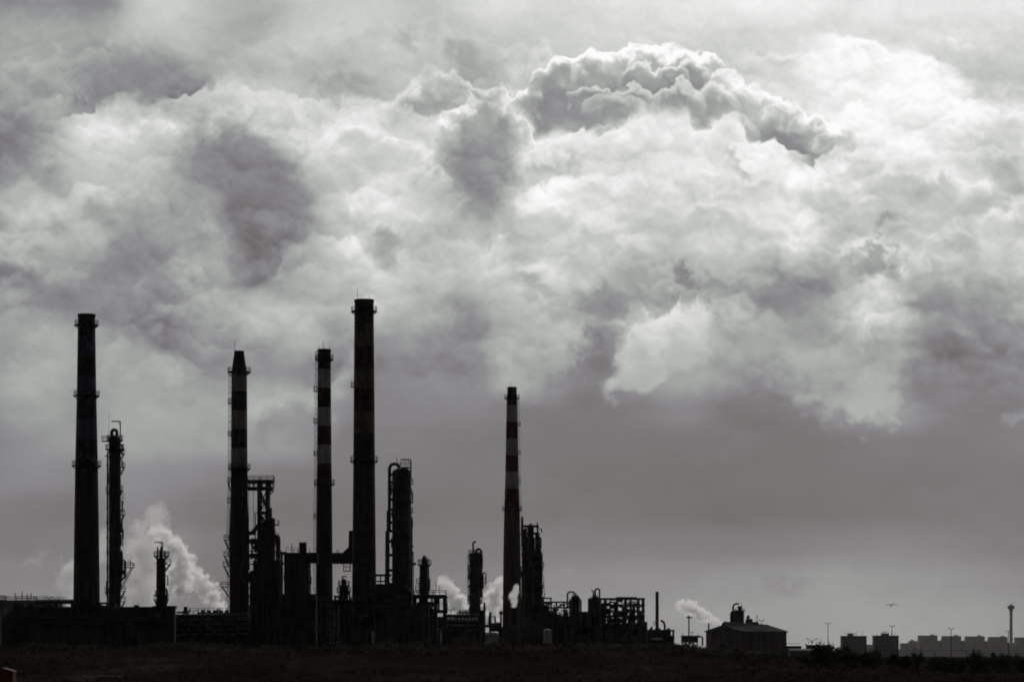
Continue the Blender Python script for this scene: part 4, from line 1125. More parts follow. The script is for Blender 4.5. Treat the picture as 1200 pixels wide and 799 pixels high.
# ---------------------------------------------------------------- cracking unit right of the solitary chimney
a = At(965); d = 965; rnd = random.Random(21)
t = thing('cracking_unit', 'dense stepped reactor tower with a bluish vessel near its top, against the solitary chimney', 'reactor structure', (a.X(622), d, gbase(622, d)))
pipe(t, [a.p(612, 640), a.p(612, 605.5)], .4, name='mast')
frame(t, a, [612.6, 621.5, 630], [615.5, 624, 648], 6.0, .55, .5, decks=[(612, 631, 648)], v_base=a.Z(650))
vessel(t, (a.X(620.5), d), a.S(6.2), a.Z(647.5), a.Z(628), M_BLUE, 'bluish_vessel', dome=.4)
vessel(t, (a.X(629.4), d), a.S(2.4), a.Z(648), a.Z(624), M_STEEL, 'vessel', 12); vessel(t, (a.X(613.6), d - 1), a.S(1.5), a.Z(648), a.Z(620), M_STEEL, 'vessel', 12)
for v in (630, 636, 642): MB().box((a.X(621.5), d + 2, a.Z(v)), (a.S(19), 3, .3)).build('deck', M_STEEL, t)
for u, v in ((616, 618), (619.5, 614.5), (622, 613), (624, 616)): vessel(t, (a.X(u), d + rnd.uniform(-1, 1)), a.S(1.6), a.Z(634), a.Z(v), M_STEEL, 'cyclone', 12)
for i, (u0, u1, v0, v1) in enumerate(((611.5, 632.4, 646, 668), (611, 634.6, 668, 700), (610.5, 637.4, 700, 750))):
    z0 = a.Z(v1) if v1 < 750 else gbase(622, d)
    MB().box(((a.X(u0) + a.X(u1)) / 2, d, (z0 + a.Z(v0)) / 2 - .01), (a.X(u1) - a.X(u0), 7.5 - i * .3, a.Z(v0) - z0 - .02)).build('clad_stage', (M_CONC, M_DARKC, M_CONC)[i], t)
for v, e in ((628, 632.5), (637, 633.4), (646, 634), (651, 635), (660.5, 636.6), (675.5, 636.2), (685.5, 637.6), (697, 634.6)): side_platform(t, a, 629.5, e, v, depth=3, brace=1.4)
for v in (655, 672, 690, 708, 722): side_platform(t, a, 612, 635.5, v, depth=9.2, rail=True)
pipe(t, [a.p(631, 628), a.p(632.3, 640), a.p(633.2, 675), a.p(633.6, 740)], .45); pipe(t, [a.p(630, 650), a.p(634.4, 655), a.p(634.4, 690)], .3)
pipe(t, [a.p(614, 660, -4), a.p(614, 735, -4)], .6); pipe(t, [a.p(625, 670, -4.2), a.p(625, 720, -4.2), a.p(618, 726, -4.2)], .5, M_STEEL2)
for k in range(10): 
    v = rnd.uniform(655, 735); u = rnd.uniform(611, 625); pipe(t, [a.p(u, v, -4.4), a.p(u + rnd.uniform(4, 9), v, -4.4), a.p(u + 9, v + 8, -4.4)], .22, M_STEEL2, n=6)

clutter(t, a, 611.5, 632.5, 618, 735, 30, 15, 6); clutter(t, a, 630, 634, 640, 740, 24, 16, 6)
for v in (668, 700, 718, 732): pipe(t, [a.p(631.5, v - 16, -3), a.p(633.2, v - 14, -3), a.p(633.2, v, -3), a.p(630, v + 2, -3)], .28)
for v in (652, 664, 671, 680, 688, 699, 712, 726):
    dk = MB().box(((a.X(611) + a.X(634.5 + (v % 5) * .6 + (v - 650) * .03)) / 2, d, a.Z(v)), (a.X(634.5 + (v % 5) * .6 + (v - 650) * .03) - a.X(611), 9.5, .2)).build('deck', M_STEEL, t)
    railing(dk, [(a.X(626), d - 4.7, a.Z(v) + .1), (a.X(634.4 + (v % 5) * .6 + (v - 650) * .03), d - 4.7, a.Z(v) + .1), (a.X(634.4 + (v % 5) * .6 + (v - 650) * .03), d + 4.7, a.Z(v) + .1)], r=.09)
for k, (v, e) in enumerate(((633, 632.6), (641.5, 634.2), (656, 636), (668, 636.8), (681, 637.8), (692, 638.2), (705, 637.6))): side_platform(t, a, 631, e, v, depth=2.2 + k % 2, brace=1.0, dy=-2 + k % 3)
for u, v in ((632.4, 630), (633.6, 643), (635, 650), (629.6, 612)): pipe(t, [a.p(u, v + 14, -2), a.p(u, v, -2)], .2, name='vent', n=5)

# pale round vessel on the ground
t2, a2 = At(940), 0
a = At(940)
t = thing('receiver_vessel', 'pale upright domed vessel on the ground before the pipe jungle', 'vessel', (a.X(641.5), 940, gbase(641, 940)))
vessel(t, (a.X(641.5), 940), a.S(4.6), gbase(641, 940), a.Z(736.5), M_TANK, dome=.45)
MB().cyl(a.p(641.5, 737), a.p(641.5, 735.6), .25, n=8).build('nozzle', M_STEEL2, t)

# ---------------------------------------------------------------- pipe jungle and open frame
a = At(1000); d = 1000
t = thing('pipe_jungle', 'low tangle of vessels and pipes right of the stepped reactor tower', 'process unit', (a.X(652), d, gbase(652, d)))
frame(t, a, [634, 643, 652, 661, 668], [704.5, 711, 722, 735], 8, .45, .4, decks=[(634, 668, 722)])
frame(t, a, [636, 645.5], [700, 706], 6, .4, .35, v_base=a.Z(722))
for k, (u, hw, v0, m) in enumerate(((638.5, 3.6, 708, M_STEEL), (646.5, 2.8, 715, M_STEEL2), (655, 3.4, 719, M_STEEL), (663, 3.0, 716, M_STEEL2), (650, 2.2, 712, M_STEEL))):
    vessel(t, (a.X(u), d + (k % 3 - 1) * 2.5), a.S(hw), gbase(u, d), a.Z(v0), m, 'vessel', 14)
rnd = random.Random(31)
for k in range(36):
    u = rnd.uniform(634, 664); v = rnd.uniform(706, 745); l = rnd.uniform(4, 12); y = rnd.uniform(-4, 4)
    r = rnd.uniform(.12, .34)
    if rnd.random() < .55: pts = [a.p(u, v, y), a.p(min(u + l, 668), v, y)]
    else: pts = [a.p(u, v + rnd.uniform(5, 14), y), a.p(u, v, y), a.p(min(u + l * .6, 668), v, y)]
    pipe(t, pts, r, (M_STEEL, M_STEEL2, M_STEEL)[k % 3], n=6)
MB().box(((a.X(636) + a.X(669)) / 2, d + 6, (gbase(655, d) + a.Z(721)) / 2), (a.S(33), 1, a.Z(721) - gbase(655, d))).build('splash_wall', M_CONC, t)

clutter(t, a, 634, 667, 705, 745, 20, 17, 6)
for k in range(9): clutter(t, a, 636 + 3.4 * k, 639 + 3.4 * k, 707, 732, 5, 60 + k, 6)
def loop_column(label, u, hw, v0, loop, d=1000, m=M_STEEL):
    t, a = column(label, u, d, v0, 745, hw, m, 'stout columns in the pipe jungle')
    u0, u1, vt, vl = loop; r = (u1 - u0) / 2
    pipe(t, [a.p(u0, vl), a.p(u0, vt + r * .7), *[a.p(u0 + r - r * math.cos(k * math.pi / 8), vt + r * .7 - r * .7 * math.sin(k * math.pi / 8)) for k in range(9)], a.p(u1, v0 + 6)], .3, name='overhead_line')
    for v, e in ((v0 + 8, 2.2), (v0 + 22, 2.0), (v0 + 36, 1.6)): ring_gallery(t, (a.X(u), d, a.Z(v)), a.S(hw), a.S(e))
    for k in range(4): pipe(t, [a.p(u - hw * .6 + k * hw * .4, v0 + 5), a.p(u - hw * .6 + k * hw * .4, v0 - 2 + (k % 2) * 1.5)], .18, name='vent', n=5)
    pipe(t, [a.p(u + hw + 1.2, v0 + 8, -1), a.p(u + hw + 1.2, 740, -1)], .3)
    clutter(t, a, u - hw, u + hw, v0 + 4, 742, 18, int(u), 3)
    return t, a
loop_column('stout column with a wide square pipe loop at its upper left', 674.4, 5.0, 697, (665, 674, 693, 712), 985)
t, a = loop_column('stout column with a narrow hairpin pipe loop at its upper right', 697.5, 4.6, 698, (697.5, 702.6, 689.5, 700), 985)
pipe(t, [a.p(695.5, 700), a.p(695.5, 693), a.p(693, 691)], .25, name='vent')
vessel(t, (a.X(692), 987), a.S(3.0), gbase(692, 987), a.Z(700), M_STEEL, 'vessel')

a = At(1000); d = 1000
t = thing('equipment_frame', 'large open rectangular steel frame packed with equipment, sky showing through its upper bays', 'steel frame', (a.X(728), d, gbase(728, d)))
frame(t, a, [703, 709, 723, 733, 748, 753.6], [700.6, 708, 715.5, 721, 732], 12, .5, .5, braces=[(1, 721, 732), (3, 721, 732)], decks=[(703, 748, 721.2)])
MB().box(((a.X(722) + a.X(746)) / 2, d, a.Z(699.8)), (a.S(24), 5, a.S(1.0))).build('roof_hood', M_STEEL, t)
for (u, v) in ((711.5, 707.5), (711.5, 714), (717, 711), (725.5, 709.5), (727, 703.5), (736, 716), (741, 719)):
    MB().box((a.X(u), d + rnd.uniform(-3, 3), a.Z(v)), (a.S(5.5), 3, a.S(2.6))).build('air_cooler', M_STEEL, t)
for (u0, u1, v, r) in ((704, 716, 718, 2.0), (718, 732, 717.5, 2.4), (733, 746, 715, 2.2), (735, 747, 724, 2.6), (712, 730, 727, 3.0), (704, 722, 735, 2.8), (726, 750, 738, 3.0)):
    drum(t, a, u0, u1, v, a.S(r), (M_STEEL, M_STEEL2)[int(u0) % 2], dy=rnd.uniform(-3, 3))
for k, (u, hw, v0) in enumerate(((706, 1.8, 706), (720.6, 1.6, 705), (730.5, 1.5, 710), (738.4, 1.1, 703), (743, 1.3, 706), (751, 1.4, 716), (756, 2.2, 728), (715, 2.4, 722), (724, 2.6, 724))):
    vessel(t, (a.X(u), d + (k % 3 - 1) * 3), a.S(hw), gbase(u, d), a.Z(v0), (M_STEEL, M_STEEL2)[k % 2], 'vessel', 12)
for k in range(60):
    u = rnd.uniform(703, 748); v = rnd.uniform(710, 748) if k > 14 else rnd.uniform(702, 716); l = rnd.uniform(3, 12); y = rnd.uniform(-6, 6); r = rnd.uniform(.10, .30)
    q = rnd.random()
    if q < .4: pts = [a.p(u, v, y), a.p(min(u + l, 753), v, y)]
    elif q < .7: pts = [a.p(u, v + rnd.uniform(5, 12), y), a.p(u, v, y), a.p(min(u + l * .6, 753), v, y)]
    else: pts = [a.p(u, v, y), a.p(u, v + rnd.uniform(6, 16), y)]
    pipe(t, pts, r, (M_STEEL, M_STEEL2, M_STEEL)[k % 3], n=6)
for u in (737, 740.5, 745): MB().bar(a.p(u, 701, 3), a.p(u + 2, 716, 3), .22).build('brace', M_STEEL, t)
MB().box(((a.X(703) + a.X(758)) / 2, d + 5, (gbase(730, d) + a.Z(730)) / 2), (a.S(55), 1, a.Z(730) - gbase(730, d))).build('back_wall', M_DARKC, t)
MB().box(((a.X(668) + a.X(703)) / 2, d + 4, (gbase(685, d) + a.Z(716)) / 2), (a.S(35), 3, a.Z(716) - gbase(685, d))).build('equipment_room', M_DARKC, t)

clutter(t, a, 703, 753, 704, 748, 26, 19, 10); clutter(t, a, 722, 740, 704, 748, 22, 20, 10)
for k in range(13): clutter(t, a, 705 + 3.4 * k, 707.6 + 3.4 * k, 704, 738, 5, 80 + k, 8)
# ---------------------------------------------------------------- rust stack and its skid
a = At(1100); d = 1100
t = thing('exhaust_stack', 'thin plain rust-red stack right of the open equipment frame', 'stack', (a.X(770), d, gbase(770, d)))
zb = gbase(770, d)
MB().lathe((a.X(770), d, 0), [(a.S(2.0), zb), (a.S(1.85), a.Z(696)), (a.S(2.0), a.Z(696)), (a.S(2.0), a.Z(693)), (a.S(1.5), a.Z(693)), (a.S(1.5), a.Z(698))], 18).build('shaft', M_RUST, t)
for v in (710, 726): MB().lathe((a.X(770), d, a.Z(v)), [(a.S(1.9), -.15), (a.S(2.2), -.15), (a.S(2.2), .15), (a.S(1.9), .15)], 18, False).build('flange', M_RUST, t)
side_platform(t, a, 768, 765.4, 731.5)
a = At(1090); d = 1090; rnd = random.Random(44)
t = thing('compressor_skid', 'low compressor skid with a crooked pipe at the foot of the rust-red stack', 'process unit', (a.X(772), d, gbase(772, d)))
zb = gbase(772, d)
frame(t, a, [757, 766, 776, 785, 789], [737.5, 746], 7, .4, .4)
MB().box(((a.X(757) + a.X(784)) / 2, d + 1, a.Z(741.5)), (a.S(27), 5, a.S(6))).build('housing', M_STEEL, t)
MB().box(((a.X(758) + a.X(790)) / 2, d + 3, (zb + a.Z(744)) / 2), (a.S(32), 2, a.Z(744) - zb)).build('back_wall', M_DARKC, t)
pipe(t, [a.p(776, 727.5), a.p(778, 729), a.p(779, 733), a.p(779, 740)], .42); MB().cyl(a.p(774.4, 726.6), a.p(777, 728), .45, n=8).build('elbow', M_STEEL, t)
for u, v in ((762, 735), (764, 733), (768, 736), (773, 735), (782, 736), (784, 734.8), (787, 739)): MB().lathe(a.p(u, 738), [(a.S(1.0), -.5), (a.S(1.0), a.S(738 - v) * .7), (a.S(.4), a.S(738 - v))], 10).build('dome', M_STEEL, t)
drum(t, a, 762, 776, 749, a.S(1.7), M_GALV, dy=-3.8)
for k in range(14):
    u = rnd.uniform(757, 784); v = rnd.uniform(740, 755); pipe(t, [a.p(u, v, -3), a.p(u + rnd.uniform(2, 7), v, -3)], .16, (M_STEEL2, M_STEEL)[k % 2], n=6)
for u in (781, 785, 788): MB().cyl((a.X(u), d - 3, zb), a.p(u, 744, -3), .2, n=6).build('leg', M_STEEL, t)
a = At(1120); d = 1120
t = thing('cross_pole', 'dark pole with a short cross bar at its head, standing over the low shed', 'pole', (a.X(807.3), d, gbase(807, d)))
MB().cyl((a.X(807.3), d, gbase(807, d)), a.p(807.3, 722), a.S(.9), a.S(.75), 10).build('shaft', M_RUST, t)
MB().box((a.X(807.6), d, a.Z(723.2)), (a.S(7), .5, .5)).build('cross_bar', M_STEEL, t)
MB().lathe(a.p(807.3, 723), [(a.S(1.3), 0), (a.S(1.3), a.S(1.2)), (a.S(.4), a.S(2.0))], 10).build('cap', M_STEEL, t)
a = At(1125); d = 1125
t = thing('loading_shed', 'low flat shed with a bent pipe at its right end, between rust-red stack and barn', 'shed', (a.X(808), d, gbase(808, d)))
zb = gbase(808, d)
MB().box((a.X(808.5), d + 2, a.Z(748.8)), (a.S(19), 6, a.S(7.5))).build('housing', M_STEEL2, t)
MB().box((a.X(808.5), d + 2, a.Z(744.7)), (a.S(20.5), 7, a.S(.8))).build('roof', M_STEEL, t)
pipe(t, [a.p(817, 745.6), a.p(821.5, 745.4), a.p(823.2, 746.5), a.p(823.4, 756)], .35)
for u in (799.5, 804, 812, 817): MB().cyl((a.X(u), d, zb), a.p(u, 750), .25, n=6).build('leg', M_STEEL2, t)
for (u0, v0, u1, v1) in ((800, 750, 804, 756), (808, 751, 815, 756), (812, 750, 806, 756)): MB().bar(a.p(u0, v0, -2), a.p(u1, v1, -2), .4).build('conveyor', M_GALV, t)
pipe(t, [a.p(809, 740.6), a.p(813, 740.4)], .12); pipe(t, [a.p(811, 745), a.p(811, 740)], .12, name='vent')
for u in (800, 818): pipe(t, [a.p(u, 745), a.p(u, 741)], .12, name='vent')
a = At(1095); d = 1095
t = thing('yard_wall', 'long low pale wall in front of the flat shed', 'wall', (a.X(800), d, gbase(800, d)))
MB().box((a.X(802), d, (gbase(800, d) + a.Z(759)) / 2), (a.S(38), .3, a.Z(759) - gbase(800, d))).build('panel', M_CONC2, t)
for k in range(9): MB().box((a.X(785 + k * 4.3), d - .04, (gbase(800, d) + a.Z(758.6)) / 2), (.4, .4, a.Z(758.6) - gbase(800, d))).build('post', M_PALE, t)

# ---------------------------------------------------------------- barn-like warehouse
d = 1200; a = At(d)
zb = gbase(880, d) - .4
t = thing('warehouse', 'brown gable-roofed warehouse with a pale ridge', 'warehouse', (a.X(878), d, zb))
zE = a.Z(739.6); zR = a.Z(732.6)
A_ = Vector((a.X(829), d + 9, 0)); B_ = Vector((a.X(868), d - 6, 0)); C_ = B_ + Vector((a.X(926) - a.X(868), 22, 0)); D_ = A_ + (C_ - B_)
def up(p, z): return Vector((p.x, p.y, z))
MA, MC = (A_ + B_) / 2, (D_ + C_) / 2
b = MB()
b.add([up(A_, zb), up(B_, zb), up(C_, zb), up(D_, zb), up(A_, zE), up(B_, zE), up(C_, zE), up(D_, zE), up(MA, zR), up(MC, zR)],
      [(0, 1, 5, 8, 4), (1, 2, 6, 5), (2, 3, 7, 9, 6), (3, 0, 4, 7)])
w = b.build('wall', M_CLAD, t)
eo = (C_ - B_).normalized(); no = (B_ - A_).normalized()
def roof_half(P0, P1, Q0, Q1, nm):
    b = MB(); th = Vector((0, 0, .35)); e0, e1 = -eo * .5, eo * .5
    vs_ = [P0 + e0, P1 + e1, Q1 + e1, Q0 + e0]
    b.add([q + Vector((0, 0, .01)) for q in vs_] + [q + th for q in vs_], [(3, 2, 1, 0), (4, 5, 6, 7), (0, 1, 5, 4), (1, 2, 6, 5), (2, 3, 7, 6), (3, 0, 4, 7)])
    o = b.build(nm, M_ROOF, t)
    n = 22
    for k in range(n):
        f = (k + .5) / n; p, q = P0.lerp(P1, f), Q0.lerp(Q1, f)
        MB().bar(p + Vector((0, 0, .38)), q + Vector((0, 0, .38)), .14).build('seam', M_ROOF, o)
sl = (zR - zE) / ((B_ - A_).length / 2)
roof_half(up(B_ + no * .6, zE - sl * .6), up(C_ + no * .6, zE - sl * .6), up(MA, zR), up(MC, zR), 'roof')
roof_half(up(A_ - no * .6, zE - sl * .6), up(D_ - no * .6, zE - sl * .6), up(MA, zR), up(MC, zR), 'roof')
MB().bar(up(MA, zR + .35), up(MC, zR + .35), 2.0, .45).build('ridge_vent', M_ROOF, t)
n = 26
for k in range(n):
    p = B_.lerp(C_, (k + .5) / n); MB().box((p.x - no.x * -.06, p.y - .06, (zb + zE) / 2 - .15), (.25, .16, zE - zb - .5)).build('cladding_rib', M_CLAD, w)
for k in range(14):
    p = A_.lerp(B_, (k + .5) / 14); zz = zE + (zR - zE) * (1 - abs((k + .5) / 7 - 1)); MB().box((p.x, p.y - .08, (zb + zz) / 2 - .2), (.25, .16, zz - zb - .6)).build('cladding_rib', M_CLAD, w)
p = A_.lerp(B_, .5); MB().box((p.x, p.y - .12, zb + 2.6), (4.6, .2, 5.0), -.37).build('roller_door', M_DARKC, t)
MB().tube([up(B_ + no * .75, zE - sl * .5), up(C_ + no * .75, zE - sl * .5)], .14, 6).build('gutter', M_STEEL2, t)
for f in (.02, .35, .68, .98):
    p = B_.lerp(C_, f); MB().cyl((p.x + no.x * .3, p.y + no.y * .3 - .1, zb), (p.x + no.x * .3, p.y + no.y * .3 - .1, zE - .3), .1, n=6).build('downpipe', M_STEEL2, t)
MB().cyl(a.p(832, 741, 8), a.p(832, 729.5, 8), .35, n=8).build('flue', M_STEEL2, t)
rod(t, a, 914.6, 733.5, 738, .05, 15)
# silo tower behind the ridge
d = 1225; a = At(d)
t = thing('silo_tower', 'silo tower with bent pipes rising behind the warehouse ridge', 'silo tower', (a.X(864), d, gbase(864, d)))
zb = gbase(864, d)
vessel(t, (a.X(866), d), a.S(6), zb, a.Z(714), M_STEEL2, 'silo', dome=.3); vessel(t, (a.X(859.3), d + 1), a.S(3.6), zb, a.Z(716.5), M_STEEL2, 'silo', dome=.6)
pipe(t, [a.p(857, 734), a.p(857, 719), *arc(a.p(859, 718.4), a.S(2), 180, 0, 6), a.p(861, 728)], .45, M_STEEL, name='hoop_pipe')
pipe(t, [a.p(859, 717), a.p(859, 711), a.p(860, 708.4), a.p(862.4, 707.2), a.p(866, 707)], .4, M_STEEL, name='gooseneck')
MB().lathe(a.p(867, 714.5), [(a.S(2.2), 0), (a.S(2.0), a.S(2)), (a.S(3.2), a.S(3.2)), (a.S(2.8), a.S(4.4)), (a.S(.8), a.S(5))], 14).build('filter_head', M_STEEL, t)
rod(t, a, 869.3, 703.5, 714, .12)
ring_gallery(t, (a.X(866), d, a.Z(716.2)), a.S(6), a.S(.9), br=False)
t = thing('dryer_platform', 'small stepped dryer platform right of the silo tower on the warehouse', 'platform', (a.X(880), d, gbase(880, d)))
zb = gbase(880, d)
frame(t, a, [873.5, 881, 887.4], [729.5], 5, .4, .5, v_base=a.Z(745))
MB().box((a.X(884.2), d, a.Z(729)), (a.S(7.6), 5, .5)).build('deck', M_STEEL, t)
MB().lathe((a.X(876.6), d, 0), [(a.S(3.2), a.Z(745)), (a.S(3.2), a.Z(727)), (a.S(2), a.Z(725)), (a.S(.8), a.Z(723)), (a.S(.8), a.Z(720.6))], 12).build('dryer', M_STEEL2, t)
for u, v in ((875.2, 722), (878, 721), (880.6, 724.5), (887, 720.5)): pipe(t, [a.p(u, 731), a.p(u, v)], .18, name='vent', n=5)
pipe(t, [a.p(875, 723), a.p(878.6, 721.4)], .2); MB().box((a.X(880), d, a.Z(727)), (a.S(3), 3, a.S(4))).build('control_box', M_STEEL, t)
for u in (873.5, 887.4): MB().cyl((a.X(u), d, zb), (a.X(u), d, a.Z(744)), .4, n=6).build('leg', M_STEEL, t)

# ---------------------------------------------------------------- lamps
def lamp(label, u, v_top, d, arm_px, style='T', h_px=None, group='tall street lamps'):
    a = At(d); zb = gbase(u, d); x = a.X(u); z = a.Z(v_top); w = a.S(arm_px)
    t = thing('street_lamp', label, 'street lamp', (x, d, zb), group)
    MB().cyl((x, d, zb), (x, d, z - .1), .16 * d / 900, .09 * d / 900, 8).build('pole', M_STEEL2, t)
    for s in ((-1, 1) if style != 'single' else (-1,)):
        rise = {'T': .12, 'Y': .55, 'single': .35}[style] * w
        MB().tube([(x, d, z - rise - .1), (x + s * w * .5, d, z - rise * .25), (x + s * w, d, z)], .08 * d / 900, 5).build('arm', M_STEEL2, t)
        MB().prism([(x + s * w * .75, d - .18, z + .02), (x + s * w * 1.25, d - .18, z + .12), (x + s * w * 1.2, d - .18, z + .30 * d / 1000), (x + s * w * .8, d - .18, z + .26 * d / 1000)], (0, .36, 0)).build('lamp_head', M_STEEL, t)
    return t
lamp('twin-arm lamp in front of the warehouse roof', 892.3, 726.6, 1150, 3.0)
lamp('tall twin-arm lamp over the bushes right of the warehouse', 970.3, 730.2, 1150, 2.9)
lamp('twin-arm lamp rising from the roof line of the second dark block', 1045.2, 733.2, 1350, 2.8)
lamp('twin-arm lamp before the gap of the first pale apartment slabs', 1114.6, 736.2, 1350, 2.9)
lamp('small twin-arm lamp left of the beacon tower', 1181.6, 739.2, 1700, 2.3)
lamp('wide Y-shaped lamp right of the warehouse', 951.2, 748.6, 900, 5.6, 'Y')
lamp('single-arm lamp with curved neck before the apartment slabs', 1095.4, 760.5, 900, 5.6, 'single')
lamp('single-arm lamp with curved neck near the right-hand bushes', 1133, 761.5, 950, 6, 'single')
lamp('flower-headed twin lamp before the steam right of the table frame', 528.5, 713.6, 860, 3.2, 'Y')
lamp('low twin lamp above the broad grey tank', 57.4, 699.4, 840, 3.6, 'Y')
lamp('dim slender lamp on the dark slope below the pipe-clad column', 129.5, 750, 600, 3.0, 'single')

# ---------------------------------------------------------------- blocks and apartment slabs, far right
def slab(label, u0, u1, v_top, d, dep, m, storeys, cat, nm, group, roofbox=None, skip=False):
    a = At(d); x0, x1 = a.X(u0), a.X(u1); zb = ZC - 3; zt = a.Z(v_top)
    t = thing(nm, label, cat, ((x0 + x1) / 2, d, zb), group)
    MB().box(((x0 + x1) / 2, d + dep / 2, (zb + zt) / 2), (x1 - x0, dep, zt - zb)).build('wall', m, t)
    MB().box(((x0 + x1) / 2, d + dep / 2, zt + .32), (x1 - x0 + 1.2, dep + 1.2, .6)).build('roof', m, t)
    w = MB(); h = (zt - ZC) / storeys; n = max(4, int((x1 - x0) / 4.2))
    for s in range(storeys):
        for k in range(n): w.box((x0 + (k + .5) * (x1 - x0) / n, d - .02, ZC + (s + .55) * h), (1.5, .16, h * .45))
    w.build('windows', M_GLASS, t, 'stuff')
    bl = MB()
    for s in range(1, storeys if storeys > 3 else 2): bl.box(((x0 + x1) / 2, d - .3, ZC + s * h - .05), ((x1 - x0) * .94, .6, .25))
    bl.build('balcony_slabs', m, t, 'stuff')
    if storeys >= 5:
        r_ = random.Random(int(u0)); 
        for k in range(4): MB().cyl((x0 + (k + .5) / 4 * (x1 - x0), d + dep * .4, zt + .5), (x0 + (k + .5) / 4 * (x1 - x0), d + dep * .4, zt + r_.uniform(3, 9)), .35 * d / 10000 + .08, n=5).build('aerial', M_STEEL2, t)
    if roofbox:
        for (ua, ub, v) in roofbox: MB().box(((a.X(ua) + a.X(ub)) / 2, d + dep / 2, (zt + .6 + a.Z(v)) / 2 + .01), (a.X(ub) - a.X(ua), dep * .6, a.Z(v) - zt - .6)).build('roof_box', m, t)
    return t, a
for (u0, u1, v, lab, rb) in ((987.6, 1015.6, 745.2, 'dark flat-roofed block with roof rails, nearer the warehouse', (993, 1003)), (1025.4, 1053.2, 744.8, 'dark flat-roofed block with a roof cabin, nearer the apartment slabs', (1033, 1045))):
    t, a = slab(lab, u0, u1, v, 3800, 28, M_PLAST2, 5, 'block', 'apartment_block', None)
    if rb[0] < 1000:
        rl = MB().box(((a.X(rb[0]) + a.X(rb[1])) / 2, 3813, a.Z(v - 2.4)), (a.S(rb[1] - rb[0]), 5, .4)).build('roof_frame', M_STEEL2, t)
        for u in (993.5, 996, 998.5, 1001, 1003): MB().bar(a.p(u, v, 5), a.p(u, v - 4.4, 5), .5).build('post', M_STEEL2, t)
        MB().box(((a.X(994) + a.X(1002)) / 2, 3814, a.Z(v - 2)), (a.S(6), 3, a.S(3))).build('roof_box', M_PLAST2, t)
    else:
        MB().box(((a.X(1034) + a.X(1043)) / 2, 3813, a.Z(v - 1.8)), (a.S(9), 6, a.S(2.8))).build('roof_box', M_PLAST2, t)
        for u in (1033.5, 1037, 1041, 1045): MB().bar(a.p(u, v, 3), a.p(u, v - 4.6, 3), .5).build('post', M_STEEL2, t)
        MB().bar(a.p(1033.5, v - 4.4, 3), a.p(1040, v - 4.4, 3), .5).build('rail', M_STEEL2, t)
G = 'pale apartment slabs along the horizon'
slab('low pale housing strip directly right of the second dark block', 1056, 1077, 753.4, 10600, 40, M_PLAST, 5, 'apartment block', 'apartment_block', G)
slab('stepped link block left of the first tall apartment slab', 1066, 1078.2, 750.9, 10560, 40, M_PLAST, 6, 'apartment block', 'apartment_block', G, [(1068.5, 1071, 749)])
ords = ['first tall apartment slab from the left, right of the stepped link block', 'second tall apartment slab from the left, behind the twin-arm lamp', 'third tall apartment slab from the left', 'fourth tall apartment slab, directly left of the beacon tower', 'apartment slab cut by the right edge of the view']
for k, (u0, u1, v) in enumerate(((1077.2, 1098.6, 744.4), (1105, 1126.4, 745), (1132.4, 1154, 745.4), (1159.6, 1180.6, 746), (1190.8, 1216, 746.6))):
    slab(ords[k], u0, u1, v, 10500, 44, M_PLAST, 10, 'apartment block', 'apartment_block', G, [(u0 + 14.2, u0 + 18, v - 1.4)])
lnk = ['low link between the first and second tall apartment slabs', 'low link between the second and third tall apartment slabs', 'low link between the third and fourth tall apartment slabs', 'low link at the foot of the beacon tower']
for k, (u0, u1, v) in enumerate(((1097.8, 1106, 750.4), (1125.8, 1133, 750.6), (1153.4, 1160.4, 751), (1180.2, 1192, 753))):
    slab(lnk[k], u0, u1, v, 10540, 40, M_PLAST, 7, 'apartment block', 'apartment_block', G)
slab('long grey row of houses under the apartment slabs', 1052, 1230, 760.5, 10300, 50, M_PLAST, 3, 'terrace', 'house_row', None)
slab('hazy low block just left of the second dark block', 1015, 1026, 755, 10400, 40, M_PLAST, 4, 'apartment block', 'apartment_block', G)

# beacon tower
d = 10400; a = At(d)
t = thing('beacon_tower', 'slim water tower with a flared head and whip aerials, far right', 'tower', (a.X(1184.8), d, ZC - 3))
MB().lathe((a.X(1184.8), d, 0), [(a.S(2.1), ZC - 3), (a.S(1.9), a.Z(745)), (a.S(1.75), a.Z(715.5))], 16).build('shaft', M_PLAST, t)
MB().lathe((a.X(1184.8), d, 0), [(a.S(1.9), a.Z(716)), (a.S(2.4), a.Z(713.6)), (a.S(4.1), a.Z(712.4)), (a.S(4.3), a.Z(709.9)), (a.S(4.0), a.Z(709.6)), (a.S(1.6), a.Z(709.4)), (a.S(1.4), a.Z(708)), (a.S(.5), a.Z(707.8))], 18).build('head', M_PLAST2, t)
for u, v in ((1184, 703.5), (1186.3, 696.5), (1181.6, 706), (1188, 705.5)): MB().cyl(a.p(u, 710), a.p(u, v), .4, .2, 5).build('aerial', M_STEEL2, t)

